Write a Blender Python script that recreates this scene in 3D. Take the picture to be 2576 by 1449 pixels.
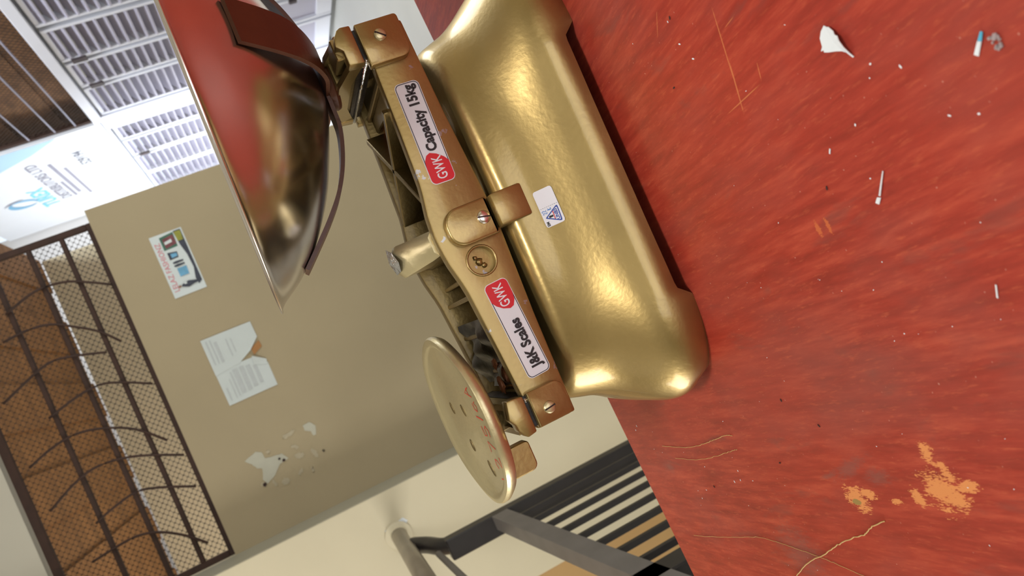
import bpy, bmesh, math, random
from mathutils import Vector, Matrix
from mathutils.bvhtree import BVHTree

random.seed(7)
SC = bpy.context.scene
COL = SC.collection
for o in list(bpy.data.objects):
    bpy.data.objects.remove(o)

# ------------------------------------------------------------------ camera
ZC = 1.4175            # eye height above the floor
T = ZC - 0.30          # height of the counter top
cam_d = bpy.data.cameras.new('camera')
cam = bpy.data.objects.new('camera', cam_d)
COL.objects.link(cam)
PITCH, ROLL = math.radians(16.6), math.radians(23.8)
fw = Vector((0, math.cos(PITCH), -math.sin(PITCH)))
rt0 = Vector((1, 0, 0))
up0 = rt0.cross(fw)
sx = math.cos(ROLL) * rt0 - math.sin(ROLL) * up0
sy = math.sin(ROLL) * rt0 + math.cos(ROLL) * up0
cx, cy, cz = -sy, sx, -fw            # phone held upright, picture stored lying on its side
cam.matrix_world = Matrix(((cx.x, cy.x, cz.x, 0), (cx.y, cy.y, cz.y, 0), (cx.z, cy.z, cz.z, ZC), (0, 0, 0, 1)))
cam_d.sensor_fit = 'HORIZONTAL'
cam_d.sensor_width = 36.0
cam_d.lens = 1930.0 / 2576.0 * 36.0
cam_d.clip_start = 0.02
cam_d.dof.use_dof = True
cam_d.dof.focus_distance = 0.66
cam_d.dof.aperture_fstop = 12.0
SC.camera = cam

# ------------------------------------------------------------------ light
SC.view_settings.view_transform = 'Standard'
SC.view_settings.look = 'None'
SC.view_settings.gamma = 1.0
SC.view_settings.use_curve_mapping = False
SC.view_settings.exposure = 0.0

world = bpy.data.worlds.new('overcast_sky')
SC.world = world
world.use_nodes = True
bg = world.node_tree.nodes['Background']
bg.inputs['Color'].default_value = (0.80, 0.90, 1.0, 1)
bg.inputs['Strength'].default_value = 1.2


def area(name, loc, direction, sx_, sy_, power, color):
    d = bpy.data.lights.new(name, 'AREA')
    d.shape = 'RECTANGLE'
    d.size, d.size_y = sx_, sy_
    d.energy = power
    d.color = color
    o = bpy.data.objects.new(name, d)
    o.location = loc
    o.rotation_euler = Vector(direction).to_track_quat('-Z', 'Z').to_euler()
    COL.objects.link(o)
    return o


area('daylight_window_left', (-2.86, 1.05, 1.75), (1, 0, -0.08), 1.5, 1.3, 50, (1.0, 0.97, 0.90))
area('fill_rear', (0.1, -2.8, 1.5), (0, 1, -0.05), 1.7, 2.2, 24, (1.0, 0.97, 0.92))  # added soft fill, stands for light bounced off the room behind
area('fill_right', (2.62, 2.2, 2.0), (-1, -0.35, -0.35), 1.2, 1.2, 30, (0.93, 0.97, 1.0))  # added lamp out of view, lights the table from the back right
area('daylight_skylight', (0.25, -0.35, 3.05), (0, 0.12, -1), 0.5, 0.4, 23, (1.0, 0.98, 0.94))
area('daylight_yard_gate', (0.3, 8.2, 1.1), (1, -0.1, -0.05), 1.8, 1.8, 140, (0.90, 0.96, 1.0))
area('fill_yard_floor', (2.05, 4.6, 4.5), (0, 0, -1), 0.9, 1.6, 120, (0.90, 0.96, 1.0))  # added lamp to brighten the yard floor, the roof has no gap
area('fill_yard_boards', (-2.3, 5.4, 1.5), (1, 0, 0.12), 1.6, 1.4, 45, (1.0, 0.95, 0.86))  # added lamp to brighten the space behind the grille, no window there

SC.cycles.use_light_tree = False
SC.cycles.max_bounces = 5
SC.cycles.diffuse_bounces = 2
SC.cycles.glossy_bounces = 3
SC.cycles.transmission_bounces = 2
SC.cycles.caustics_reflective = False
SC.cycles.caustics_refractive = False

# ------------------------------------------------------------------ materials


def new_mat(name):
    m = bpy.data.materials.new(name)
    m.use_nodes = True
    nt = m.node_tree
    return m, nt, nt.nodes['Principled BSDF']


def N(nt, t, **kw):
    n = nt.nodes.new(t)
    for k, v in kw.items():
        if k in n.inputs:
            n.inputs[k].default_value = v
        else:
            setattr(n, k, v)
    return n


def ramp(nt, stops, interp='LINEAR'):
    n = nt.nodes.new('ShaderNodeValToRGB')
    cr = n.color_ramp
    cr.interpolation = interp
    while len(cr.elements) < len(stops):
        cr.elements.new(0.5)
    for e, (p, c) in zip(cr.elements, stops):
        e.position = p
        e.color = c if len(c) == 4 else (*c, 1)
    return n


def S(r, g, b):
    def f(c):
        c /= 255.0
        return c / 12.92 if c <= 0.04045 else ((c + 0.055) / 1.055) ** 2.4
    return (f(r), f(g), f(b))


def simple(name, col, rough=0.5, metal=0.0, var=0.12, scale=20, bump=0.0, bscale=200, coat=0.0, stretch=(1, 1, 1), spec=0.5):
    m, nt, p = new_mat(name)
    tc = N(nt, 'ShaderNodeTexCoord')
    mp = N(nt, 'ShaderNodeMapping')
    mp.inputs['Scale'].default_value = stretch
    nt.links.new(tc.outputs['Object'], mp.inputs['Vector'])
    nz = N(nt, 'ShaderNodeTexNoise', Scale=scale, Detail=5.0)
    nt.links.new(mp.outputs[0], nz.inputs['Vector'])
    a = tuple(max(0, c * (1 - var)) for c in col)
    b = tuple(min(1, c * (1 + var)) for c in col)
    r = ramp(nt, [(0.3, a), (0.7, b)])
    nt.links.new(nz.outputs[0], r.inputs[0])
    nt.links.new(r.outputs[0], p.inputs['Base Color'])
    p.inputs['Roughness'].default_value = rough
    p.inputs['Metallic'].default_value = metal
    p.inputs['Coat Weight'].default_value = coat
    p.inputs['Coat Roughness'].default_value = 0.1
    p.inputs['Specular IOR Level'].default_value = spec
    if bump:
        n2 = N(nt, 'ShaderNodeTexNoise', Scale=bscale, Detail=3.0)
        nt.links.new(mp.outputs[0], n2.inputs['Vector'])
        bp = N(nt, 'ShaderNodeBump', Strength=bump, Distance=0.002)
        nt.links.new(n2.outputs[0], bp.inputs['Height'])
        nt.links.new(bp.outputs[0], p.inputs['Normal'])
    return m


def gold_mat(name, col, rough, bump, chips=0.0, coat=0.5, metal=0.9):
    m, nt, p = new_mat(name)
    tc = N(nt, 'ShaderNodeTexCoord')
    nz = N(nt, 'ShaderNodeTexNoise', Scale=14.0, Detail=6.0)
    nt.links.new(tc.outputs['Object'], nz.inputs['Vector'])
    r = ramp(nt, [(0.3, tuple(c * 0.9 for c in col)), (0.7, tuple(min(1, c * 1.1) for c in col))])
    nt.links.new(nz.outputs[0], r.inputs[0])
    colour = r.outputs[0]
    if chips:
        n3 = N(nt, 'ShaderNodeTexNoise', Scale=55.0, Detail=5.0, Roughness=0.65)
        nt.links.new(tc.outputs['Object'], n3.inputs['Vector'])
        r3 = ramp(nt, [(0.70 - chips, (0, 0, 0)), (0.72 - chips, (1, 1, 1))])
        nt.links.new(n3.outputs[0], r3.inputs[0])
        mx = N(nt, 'ShaderNodeMix', data_type='RGBA')
        nt.links.new(r3.outputs[0], mx.inputs[0])
        nt.links.new(colour, mx.inputs[6])
        mx.inputs[7].default_value = (0.42, 0.40, 0.40, 1)
        colour = mx.outputs[2]
    nt.links.new(colour, p.inputs['Base Color'])
    p.inputs['Metallic'].default_value = metal
    p.inputs['Roughness'].default_value = rough
    p.inputs['Coat Weight'].default_value = coat
    p.inputs['Coat Roughness'].default_value = 0.12
    n2 = N(nt, 'ShaderNodeTexNoise', Scale=230.0, Detail=3.0)
    nt.links.new(tc.outputs['Object'], n2.inputs['Vector'])
    n4 = N(nt, 'ShaderNodeTexNoise', Scale=28.0, Detail=2.0)
    nt.links.new(tc.outputs['Object'], n4.inputs['Vector'])
    ad = N(nt, 'ShaderNodeMath', operation='MULTIPLY_ADD')
    nt.links.new(n4.outputs[0], ad.inputs[0])
    ad.inputs[1].default_value = 0.8
    nt.links.new(n2.outputs[0], ad.inputs[2])
    bp = N(nt, 'ShaderNodeBump', Strength=bump, Distance=0.001)
    nt.links.new(ad.outputs[0], bp.inputs['Height'])
    nt.links.new(bp.outputs[0], p.inputs['Normal'])
    return m


GOLD = (0.37, 0.262, 0.098)
M = {}
M['gold'] = gold_mat('gold_paint', GOLD, 0.37, 0.16, 0.0, 0.5, 0.85)
M['gold_worn'] = gold_mat('worn_gold_paint', GOLD, 0.42, 0.16, 0.055, 0.3, 0.85)
M['gold_shaded'] = gold_mat('shaded_rough_gold', (0.22, 0.155, 0.06), 0.42, 0.35, 0.0, 0.2)  # same gold darkened: shade inside the beam is put into the colour
M['brass'] = gold_mat('pale_brass', (0.62, 0.53, 0.31), 0.40, 0.25, 0.0, 0.3, 0.8)
M['steel'] = simple('polished_steel', (0.78, 0.72, 0.68), 0.22, 1.0, 0.05, 6, 0.02, 60)
M['bare'] = simple('bare_metal', (0.70, 0.72, 0.78), 0.22, 1.0, 0.15, 90, 0.8, 160)
M['arm'] = simple('brown_strap_paint', S(88, 48, 28), 0.42, 0.0, 0.18, 30, 0.1, 250)
M['white_label'] = simple('sticker_white', S(232, 232, 240), 0.35, 0, 0.02, 30)
M['red_label'] = simple('sticker_red', S(214, 20, 36), 0.35, 0, 0.03, 30)
M['black_ink'] = simple('sticker_black', S(24, 18, 22), 0.4, 0, 0.05, 30)
M['blue_ink'] = simple('ink_blue', S(40, 70, 160), 0.4, 0, 0.05, 30)
M['blue_pen'] = simple('pen_blue', S(40, 120, 205), 0.4, 0, 0.05, 30)
M['red_ink'] = simple('pen_red', S(200, 50, 30), 0.5, 0, 0.1, 30)
M['dark_scrap'] = simple('dark_scrap', S(36, 29, 26), 0.4, 0.2, 0.4, 40, 0.4, 80)
M['rust'] = simple('rusty_scrap', S(120, 70, 38), 0.6, 0.2, 0.4, 60, 0.4, 80)
M['paper'] = simple('white_paper', S(238, 242, 246), 0.6, 0, 0.02, 30)
M['thread'] = simple('straw_thread', S(205, 165, 105), 0.7, 0, 0.1, 200)
M['blue_paper'] = simple('blue_paper', S(90, 190, 225), 0.6, 0, 0.05, 30)
M['grey_bit'] = simple('grey_grit', S(165, 150, 150), 0.8, 0, 0.2, 300)
M['dark_bit'] = simple('dark_grit', S(50, 30, 28), 0.8, 0, 0.2, 300)
M['beige'] = simple('beige_wall', S(172, 156, 124), 0.62, 0, 0.06, 1.6, 0.05, 40)
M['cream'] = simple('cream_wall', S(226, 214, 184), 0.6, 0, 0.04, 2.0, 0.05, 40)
M['shaded_grey'] = simple('shaded_grey', S(168, 162, 142), 0.6, 0, 0.05, 4)  # shade on the cream pier's side, put into the colour
M['tan'] = simple('tan_wall', S(205, 165, 110), 0.6, 0, 0.05, 2)
M['lintel'] = simple('pale_lintel', S(200, 194, 178), 0.7, 0, 0.04, 2)
M['patch'] = simple('bare_plaster', S(188, 185, 168), 0.8, 0, 0.05, 20)
M['patch_faint'] = simple('rubbed_plaster', S(182, 170, 144), 0.8, 0, 0.06, 40)
M['dent'] = simple('dented_brass', S(120, 102, 66), 0.4, 0.8, 0.3, 200)
M['black_steel'] = simple('black_railing', S(38, 34, 34), 0.42, 0.0, 0.15, 20)
M['grey_steel'] = simple('grey_railing', S(110, 104, 100), 0.5, 0.0, 0.1, 12)
M['pipe'] = simple('worn_pipe', S(150, 140, 125), 0.35, 0.5, 0.15, 10)
M['rust_bar'] = simple('rusty_bar', S(58, 36, 26), 0.7, 0.0, 0.25, 30)
M['wire'] = simple('dark_wire', S(62, 46, 34), 0.7, 0.0, 0.2, 40)
M['brown_board'] = simple('brown_boards', S(146, 102, 58), 0.8, 0, 0.3, 3.0, 0.2, 14, stretch=(1, 5, 5))
M['brown_back'] = simple('brown_backing', S(128, 92, 62), 0.85, 0, 0.35, 3.0, 0.3, 16, stretch=(1, 2, 6))
M['door_white'] = simple('white_door_paint', S(226, 228, 240), 0.4, 0, 0.03, 3)
M['slat_shaded'] = simple('shaded_louver_paint', S(176, 173, 192), 0.45, 0, 0.05, 3)  # white door paint darkened, shade of the slats is in the colour
M['dark_metal'] = simple('dark_latch', S(66, 56, 60), 0.6, 0, 0.1, 30)
M['sign_white'] = simple('sign_board', S(232, 234, 240), 0.5, 0, 0.03, 1.2)
M['sign_blue'] = simple('sign_blue', S(118, 176, 212), 0.5, 0, 0.03, 4)
M['sign_pale'] = simple('sign_pale_blue', S(172, 204, 226), 0.5, 0, 0.05, 2)
M['sign_cyan'] = simple('sign_cyan', S(128, 208, 232), 0.5, 0, 0.03, 4)
M['sign_grey'] = simple('sign_grey', S(150, 148, 164), 0.5, 0, 0.05, 4)
M['sign_dark'] = simple('sign_dark', S(110, 112, 128), 0.5, 0, 0.05, 4)
M['far_white'] = simple('far_white_wall', S(225, 222, 222), 0.6, 0, 0.03, 1.5)
M['floor'] = simple('pale_floor', S(205, 205, 200), 0.5, 0, 0.05, 1.5)
M['notice'] = simple('notice_paper', S(205, 212, 210), 0.6, 0, 0.02, 10)
M['notice_ink'] = simple('notice_ink', S(190, 195, 195), 0.6, 0, 0.04, 60)
M['notice_brown'] = simple('notice_brown', S(170, 120, 70), 0.7, 0, 0.05, 20)
M['poster_white'] = simple('poster_white', S(216, 224, 224), 0.5, 0, 0.02, 10)
M['poster_red'] = simple('poster_red', S(212, 130, 140), 0.5, 0, 0.1, 60)
M['poster_dark'] = simple('poster_dark', S(60, 64, 78), 0.5, 0, 0.2, 50)
M['poster_green'] = simple('poster_green', S(66, 110, 92), 0.5, 0, 0.2, 50)
M['poster_maroon'] = simple('poster_maroon', S(122, 70, 76), 0.5, 0, 0.2, 50)
M['poster_blue'] = simple('poster_blue', S(110, 170, 205), 0.5, 0, 0.15, 50)
M['poster_yellow'] = simple('poster_yellow', S(150, 150, 60), 0.5, 0, 0.15, 50)
M['poster_skin'] = simple('poster_brown', S(150, 110, 80), 0.5, 0, 0.15, 50)

TROT = math.radians(6.4)
TAB = Vector((0.05, 0.36, 0))       # counter centre on the floor


def tl(x, y):
    """world xy to counter-local xy"""
    d = Vector((x - TAB.x, y - TAB.y))
    c, s = math.cos(TROT), math.sin(TROT)
    return (d.x * c + d.y * s, -d.x * s + d.y * c)


def table_mat():
    m, nt, p = new_mat('red_painted_wood')
    L = nt.links.new
    tc = N(nt, 'ShaderNodeTexCoord')
    OBJ = tc.outputs['Object']

    def noise(scale, stretch, detail=6.0, rough=0.6, dist=0.0, rot=0.0):
        mp = N(nt, 'ShaderNodeMapping')
        mp.inputs['Scale'].default_value = stretch
        mp.inputs['Rotation'].default_value = (0, 0, rot)
        L(OBJ, mp.inputs['Vector'])
        n = N(nt, 'ShaderNodeTexNoise', Scale=scale, Detail=detail, Roughness=rough, Distortion=dist)
        L(mp.outputs[0], n.inputs['Vector'])
        return n.outputs[0]

    def mix(f, a, b):
        mx = N(nt, 'ShaderNodeMix', data_type='RGBA')
        if isinstance(f, float):
            mx.inputs[0].default_value = f
        else:
            L(f, mx.inputs[0])
        for s, i in ((a, 6), (b, 7)):
            if isinstance(s, tuple):
                mx.inputs[i].default_value = (*s, 1)
            else:
                L(s, mx.inputs[i])
        return mx.outputs[2]

    def mth(op, a, b=None, c=None):
        n = N(nt, 'ShaderNodeMath', operation=op)
        for i, v in enumerate((a, b, c)):
            if v is None:
                continue
            if isinstance(v, (int, float)):
                n.inputs[i].default_value = v
            else:
                L(v, n.inputs[i])
        return n.outputs[0]

    def rmp(v, stops):
        r = ramp(nt, stops)
        L(v, r.inputs[0])
        return r.outputs[0]

    grain = noise(20.0, (7, 0.8, 1), 5.0, 0.68, 0.12)
    col = rmp(grain, [(0.28, S(136, 44, 33)), (0.5, S(164, 56, 42)), (0.72, S(192, 80, 58))])
    big = noise(6.0, (1.8, 0.9, 1), 4.0, 0.6, 0.2)
    col = mix(rmp(big, [(0.48, (0, 0, 0)), (0.72, (0.6, 0.6, 0.6))]), col, S(146, 78, 68))
    red = noise(3.0, (1, 1, 1), 2.0, 0.5)
    col = mix(rmp(red, [(0.5, (0, 0, 0)), (0.75, (0.5, 0.5, 0.5))]), col, S(186, 58, 36))
    fine = noise(80.0, (6, 1, 1), 3.0, 0.7)
    col = mix(rmp(fine, [(0.56, (0, 0, 0)), (0.74, (0.5, 0.5, 0.5))]), col, S(202, 96, 64))
    # worn grey streaks where the paint is thin
    gy = noise(11.0, (3.0, 0.9, 1), 4.0, 0.65, 0.3, 0.2)
    col = mix(rmp(gy, [(0.60, (0, 0, 0)), (0.74, (0.5, 0.5, 0.5))]), col, S(118, 74, 66))
    # dust specks
    ds = noise(420.0, (1, 1, 1), 1.0, 0.5)
    col = mix(rmp(ds, [(0.78, (0, 0, 0)), (0.81, (0.5, 0.5, 0.5))]), col, S(226, 170, 150))
    # bare wood patches
    wob = noise(70.0, (3, 1, 1), 3.0, 0.7)
    wob2 = noise(230.0, (5, 1, 1), 2.0, 0.7)
    jag = mth('SUBTRACT', mth('ADD', wob, wob2), 1.0)

    def blob(x, y, rx, ry, rot=0.0):
        lx, ly = tl(x, y)
        mp = N(nt, 'ShaderNodeMapping')
        mp.vector_type = 'TEXTURE'
        mp.inputs['Location'].default_value = (lx, ly, 0)
        mp.inputs['Rotation'].default_value = (0, 0, rot)
        mp.inputs['Scale'].default_value = (rx, ry, 1e5)
        L(OBJ, mp.inputs['Vector'])
        ln = N(nt, 'ShaderNodeVectorMath', operation='LENGTH')
        L(mp.outputs[0], ln.inputs[0])
        return ln.outputs['Value']

    def nearest(items):
        d = blob(*items[0])
        for it in items[1:]:
            d = mth('MINIMUM', d, blob(*it))
        return d

    def patch(col, items, tint, amount, edge=0.08, top=0.9):
        d = mth('MULTIPLY_ADD', jag, amount, nearest(items))
        return mix(rmp(d, [(0.9 - edge, (top, top, top)), (0.9 + edge, (0, 0, 0))]), col, tint)

    ORG = S(234, 152, 90)
    col = patch(col, ((-0.2265, 0.4566, 0.0085, 0.011), (-0.221, 0.443, 0.004, 0.007), (-0.2075, 0.372, 0.0125, 0.014),
                      (-0.186, 0.3735, 0.008, 0.005), (-0.194, 0.366, 0.007, 0.004), (-0.215, 0.3965, 0.007, 0.004),
                      (-0.222, 0.4175, 0.002, 0.005), (-0.203, 0.355, 0.004, 0.008)), ORG, 2.8)
    col = patch(col, ((-0.040, 0.381, 0.006, 0.0018), (-0.041, 0.372, 0.006, 0.0014)), S(204, 104, 60), 2.4)
    col = patch(col, ((-0.229, 0.458, 0.0025, 0.005),), S(150, 130, 74), 0.5)
    col = patch(col, ((-0.203, 0.450, 0.006, 0.028, 0.35), (-0.206, 0.425, 0.008, 0.016, 0.1), (-0.211, 0.474, 0.003, 0.014, 0.2),
                      (-0.292, 0.560, 0.030, 0.035), (-0.237, 0.745, 0.006, 0.014)), S(134, 88, 80), 1.8, 0.7, 0.5)

    # scratches
    items = []
    for (x0, y0, x1, y1, w) in ((0.1066, 0.3879, 0.0602, 0.3967, 0.0005), (0.075, 0.393, 0.0404, 0.4008, 0.0006), (0.0623, 0.3714, 0.0511, 0.3743, 0.0004),
                                (0.0453, 0.4165, 0.0505, 0.3747, 0.0004), (0.13, 0.44, 0.115, 0.452, 0.0003), (0.09, 0.386, 0.092, 0.374, 0.0003)):
        a0, a1 = tl(x0, y0), tl(x1, y1)
        dx, dy = a1[0] - a0[0], a1[1] - a0[1]
        items.append(((x0 + x1) / 2, (y0 + y1) / 2, math.hypot(dx, dy) / 2, w, math.atan2(dy, dx)))
    col = patch(col, items, S(214, 128, 78), 0.6, 0.12, 0.75)

    L(col, p.inputs['Base Color'])
    rr = rmp(big, [(0.3, (0.36, 0.36, 0.36)), (0.7, (0.50, 0.50, 0.50))])
    L(rr, p.inputs['Roughness'])
    p.inputs['Specular IOR Level'].default_value = 0.45
    bp = N(nt, 'ShaderNodeBump', Strength=0.10, Distance=0.001)
    L(grain, bp.inputs['Height'])
    L(bp.outputs[0], p.inputs['Normal'])
    return m


M['table'] = table_mat()
M['table_leg'] = simple('red_leg_paint', S(150, 52, 38), 0.45, 0, 0.2, 12, stretch=(6, 6, 1))

# ------------------------------------------------------------------ helpers


def obj(name, bm_or_mesh, mat, parent=None, smooth=False, loc=None):
    if isinstance(bm_or_mesh, bmesh.types.BMesh):
        me = bpy.data.meshes.new(name)
        bmesh.ops.recalc_face_normals(bm_or_mesh, faces=bm_or_mesh.faces)
        bm_or_mesh.to_mesh(me)
        bm_or_mesh.free()
    else:
        me = bm_or_mesh
    if mat is not None:
        me.materials.clear()
        me.materials.append(M[mat] if isinstance(mat, str) else mat)
    if smooth:
        for f in me.polygons:
            f.use_smooth = True
        if smooth != True:
            me.set_sharp_from_angle(angle=math.radians(smooth))
    o = bpy.data.objects.new(name, me)
    COL.objects.link(o)
    if loc is not None:
        o.location = loc
    if parent is not None:
        o.parent = parent
    return o


def empty(name, loc=(0, 0, 0), rot=(0, 0, 0)):
    o = bpy.data.objects.new(name, None)
    o.location = loc
    o.rotation_euler = rot
    o.empty_display_size = 0.05
    COL.objects.link(o)
    return o


def tag(o, label, cat=None, group=None, kind=None):
    o['label'] = label
    if cat:
        o['category'] = cat
    if group:
        o['group'] = group
    if kind:
        o['kind'] = kind
    return o


def struct(o, label=None):
    o['kind'] = 'structure'
    if label:
        o['label'] = label
    return o


def box(bm, x0, x1, y0, y1, z0, z1):
    v = [bm.verts.new(p) for p in ((x0, y0, z0), (x1, y0, z0), (x1, y1, z0), (x0, y1, z0), (x0, y0, z1), (x1, y0, z1), (x1, y1, z1), (x0, y1, z1))]
    for f in ((0, 3, 2, 1), (4, 5, 6, 7), (0, 1, 5, 4), (1, 2, 6, 5), (2, 3, 7, 6), (3, 0, 4, 7)):
        bm.faces.new([v[i] for i in f])
    return v


def mk_box(x0, x1, y0, y1, z0, z1, bev=0.0, seg=2):
    bm = bmesh.new()
    box(bm, x0, x1, y0, y1, z0, z1)
    if bev:
        bmesh.ops.bevel(bm, geom=bm.edges[:], offset=bev, segments=seg, affect='EDGES', profile=0.5)
    return bm


def prism_xz(poly, y0, y1, bev=0.0, seg=2):
    """polygon in x,z extruded from y0 to y1"""
    bm = bmesh.new()
    a = [bm.verts.new((x, y0, z)) for x, z in poly]
    b = [bm.verts.new((x, y1, z)) for x, z in poly]
    n = len(poly)
    bm.faces.new(a)
    bm.faces.new(list(reversed(b)))
    for i in range(n):
        j = (i + 1) % n
        bm.faces.new((a[i], b[i], b[j], a[j]))
    bmesh.ops.recalc_face_normals(bm, faces=bm.faces)
    if bev:
        bmesh.ops.bevel(bm, geom=[e for e in bm.edges if e.calc_face_angle(0) > 0.5], offset=bev, segments=seg, affect='EDGES', profile=0.5)
    return bm


def prism_xy(poly, z0, z1, bev=0.0, seg=2):
    bm = bmesh.new()
    a = [bm.verts.new((x, y, z0)) for x, y in poly]
    b = [bm.verts.new((x, y, z1)) for x, y in poly]
    n = len(poly)
    bm.faces.new(a)
    bm.faces.new(list(reversed(b)))
    for i in range(n):
        j = (i + 1) % n
        bm.faces.new((a[i], b[i], b[j], a[j]))
    bmesh.ops.recalc_face_normals(bm, faces=bm.faces)
    if bev:
        bmesh.ops.bevel(bm, geom=[e for e in bm.edges if e.calc_face_angle(0) > 0.5], offset=bev, segments=seg, affect='EDGES', profile=0.5)
    return bm


def rounded(x0, x1, z0, z1, r, n=6, corners=(1, 1, 1, 1)):
    """outline, corners in order: lower left, lower right, upper right, upper left"""
    pts = []
    for k, (cx_, cz_, a0) in enumerate(((x0, z0, 180), (x1, z0, 270), (x1, z1, 0), (x0, z1, 90))):
        rr = r * corners[k]
        if rr <= 0:
            pts.append((cx_, cz_))
            continue
        ox = cx_ + rr if k in (0, 3) else cx_ - rr
        oz = cz_ + rr if k in (0, 1) else cz_ - rr
        for i in range(n + 1):
            a = math.radians(a0 + 90 * i / n)
            pts.append((ox + rr * math.cos(a), oz + rr * math.sin(a)))
    return pts


def lathe(profile, seg=64, close=False):
    bm = bmesh.new()
    rings = []
    for r, z in profile:
        if r < 1e-6:
            rings.append([bm.verts.new((0, 0, z))])
        else:
            rings.append([bm.verts.new((r * math.cos(2 * math.pi * i / seg), r * math.sin(2 * math.pi * i / seg), z)) for i in range(seg)])
    for a, b in zip(rings[:-1], rings[1:]):
        for i in range(seg):
            j = (i + 1) % seg
            if len(a) == 1 and len(b) == 1:
                continue
            if len(a) == 1:
                bm.faces.new((a[0], b[j], b[i]))
            elif len(b) == 1:
                bm.faces.new((a[i], a[j], b[0]))
            else:
                bm.faces.new((a[i], a[j], b[j], b[i]))
    return bm


def tube(path, r, n=8, bm=None, cap=True):
    own = bm is None
    if own:
        bm = bmesh.new()
    P = [Vector(p) for p in path]
    rings = []
    ref = Vector((0, 0, 1))
    for i, p in enumerate(P):
        t = (P[min(i + 1, len(P) - 1)] - P[max(i - 1, 0)]).normalized()
        a = t.cross(ref)
        if a.length < 1e-3:
            a = t.cross(Vector((1, 0, 0)))
        a.normalize()
        b = a.cross(t).normalized()
        rr = r[i] if isinstance(r, (list, tuple)) else r
        rings.append([bm.verts.new(p + rr * (math.cos(2 * math.pi * k / n) * a + math.sin(2 * math.pi * k / n) * b)) for k in range(n)])
    for A, B in zip(rings[:-1], rings[1:]):
        for k in range(n):
            bm.faces.new((A[k], A[(k + 1) % n], B[(k + 1) % n], B[k]))
    if cap:
        bm.faces.new(list(reversed(rings[0])))
        bm.faces.new(rings[-1])
    return bm


def spline(pts, n=6):
    """Catmull-Rom through points"""
    P = [Vector(p) for p in pts]
    out = []
    for i in range(len(P) - 1):
        p0, p1, p2, p3 = P[max(i - 1, 0)], P[i], P[i + 1], P[min(i + 2, len(P) - 1)]
        for k in range(n):
            t = k / n
            out.append(0.5 * ((2 * p1) + (-p0 + p2) * t + (2 * p0 - 5 * p1 + 4 * p2 - p3) * t * t + (-p0 + 3 * p1 - 3 * p2 + p3) * t ** 3))
    out.append(P[-1])
    return out


def text_pts(body, size, offset=0.0, align='CENTER', space=1.0):
    """text as a flat mesh in its own x,y plane: (verts, faces)"""
    cu = bpy.data.curves.new('lettering', 'FONT')
    cu.body = body
    cu.size = size
    cu.offset = offset
    cu.align_x = align
    cu.align_y = 'CENTER'
    cu.space_character = space
    cu.resolution_u = 3
    cu.fill_mode = 'FRONT'
    o = bpy.data.objects.new('lettering', cu)
    COL.objects.link(o)
    bpy.context.view_layer.update()
    dg = bpy.context.evaluated_depsgraph_get()
    me = o.evaluated_get(dg).to_mesh()
    v = [(p.co.x, p.co.y) for p in me.vertices]
    f = [tuple(p.vertices) for p in me.polygons]
    o.evaluated_get(dg).to_mesh_clear()
    bpy.data.objects.remove(o)
    bpy.data.curves.remove(cu)
    return v, f


def flat(name, verts2, faces, fn, mat, parent):
    """flat print: 2D verts mapped to 3D by fn"""
    me = bpy.data.meshes.new(name)
    me.from_pydata([fn(*p) for p in verts2], [], faces)
    me.update()
    return obj(name, me, mat, parent)


def poly_flat(name, poly, fn, mat, parent):
    return flat(name, poly, [tuple(range(len(poly)))], fn, mat, parent)


def strip2d(path, w):
    """2D polyline with width to verts, faces"""
    P = [Vector((p[0], p[1])) for p in path]
    v, f = [], []
    for i, p in enumerate(P):
        t = (P[min(i + 1, len(P) - 1)] - P[max(i - 1, 0)])
        t.normalize()
        nrm = Vector((-t.y, t.x)) * w / 2
        v += [tuple(p + nrm), tuple(p - nrm)]
    for i in range(len(P) - 1):
        f.append((2 * i, 2 * i + 1, 2 * i + 3, 2 * i + 2))
    return v, f


def smooth01(t):
    t = max(0.0, min(1.0, t))
    return t * t * (3 - 2 * t)


def lerp_tab(tab, t):
    for (t0, v0), (t1, v1) in zip(tab[:-1], tab[1:]):
        if t <= t1:
            k = (t - t0) / (t1 - t0) if t1 > t0 else 0
            return v0 + (v1 - v0) * max(0, min(1, k))
    return tab[-1][1]


def pchip(tab, t):
    """smooth monotone interpolation of a table"""
    n_ = len(tab)
    if t <= tab[0][0]:
        return tab[0][1]
    if t >= tab[-1][0]:
        return tab[-1][1]
    i = 0
    while t > tab[i + 1][0]:
        i += 1

    def slope(k):
        if k == 0 or k == n_ - 1:
            a_, b_ = (tab[0], tab[1]) if k == 0 else (tab[-2], tab[-1])
            return (b_[1] - a_[1]) / (b_[0] - a_[0])
        h0, h1 = tab[k][0] - tab[k - 1][0], tab[k + 1][0] - tab[k][0]
        d0, d1 = (tab[k][1] - tab[k - 1][1]) / h0, (tab[k + 1][1] - tab[k][1]) / h1
        if d0 * d1 <= 0:
            return 0.0
        w0, w1 = 2 * h1 + h0, h1 + 2 * h0
        return (w0 + w1) / (w0 / d0 + w1 / d1)
    h = tab[i + 1][0] - tab[i][0]
    u = (t - tab[i][0]) / h
    m0, m1 = slope(i) * h, slope(i + 1) * h
    return (2 * u ** 3 - 3 * u ** 2 + 1) * tab[i][1] + (u ** 3 - 2 * u ** 2 + u) * m0 + (-2 * u ** 3 + 3 * u ** 2) * tab[i + 1][1] + (u ** 3 - u ** 2) * m1


# ------------------------------------------------------------------ the setting
YP = 3.40          # beige wall
XR = 2.70          # wall with the louvered doors
K = 1.35

struct(obj('floor', mk_box(-3.4, 4.2, -3.2, 10.2, -0.1, 0.0), 'floor'), 'pale smooth concrete floor')
struct(obj('ceiling', mk_box(-3.2, XR + 0.1, -3.2, 3.55, 3.10, 3.2), 'lintel'), 'pale ceiling over the front room')

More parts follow.
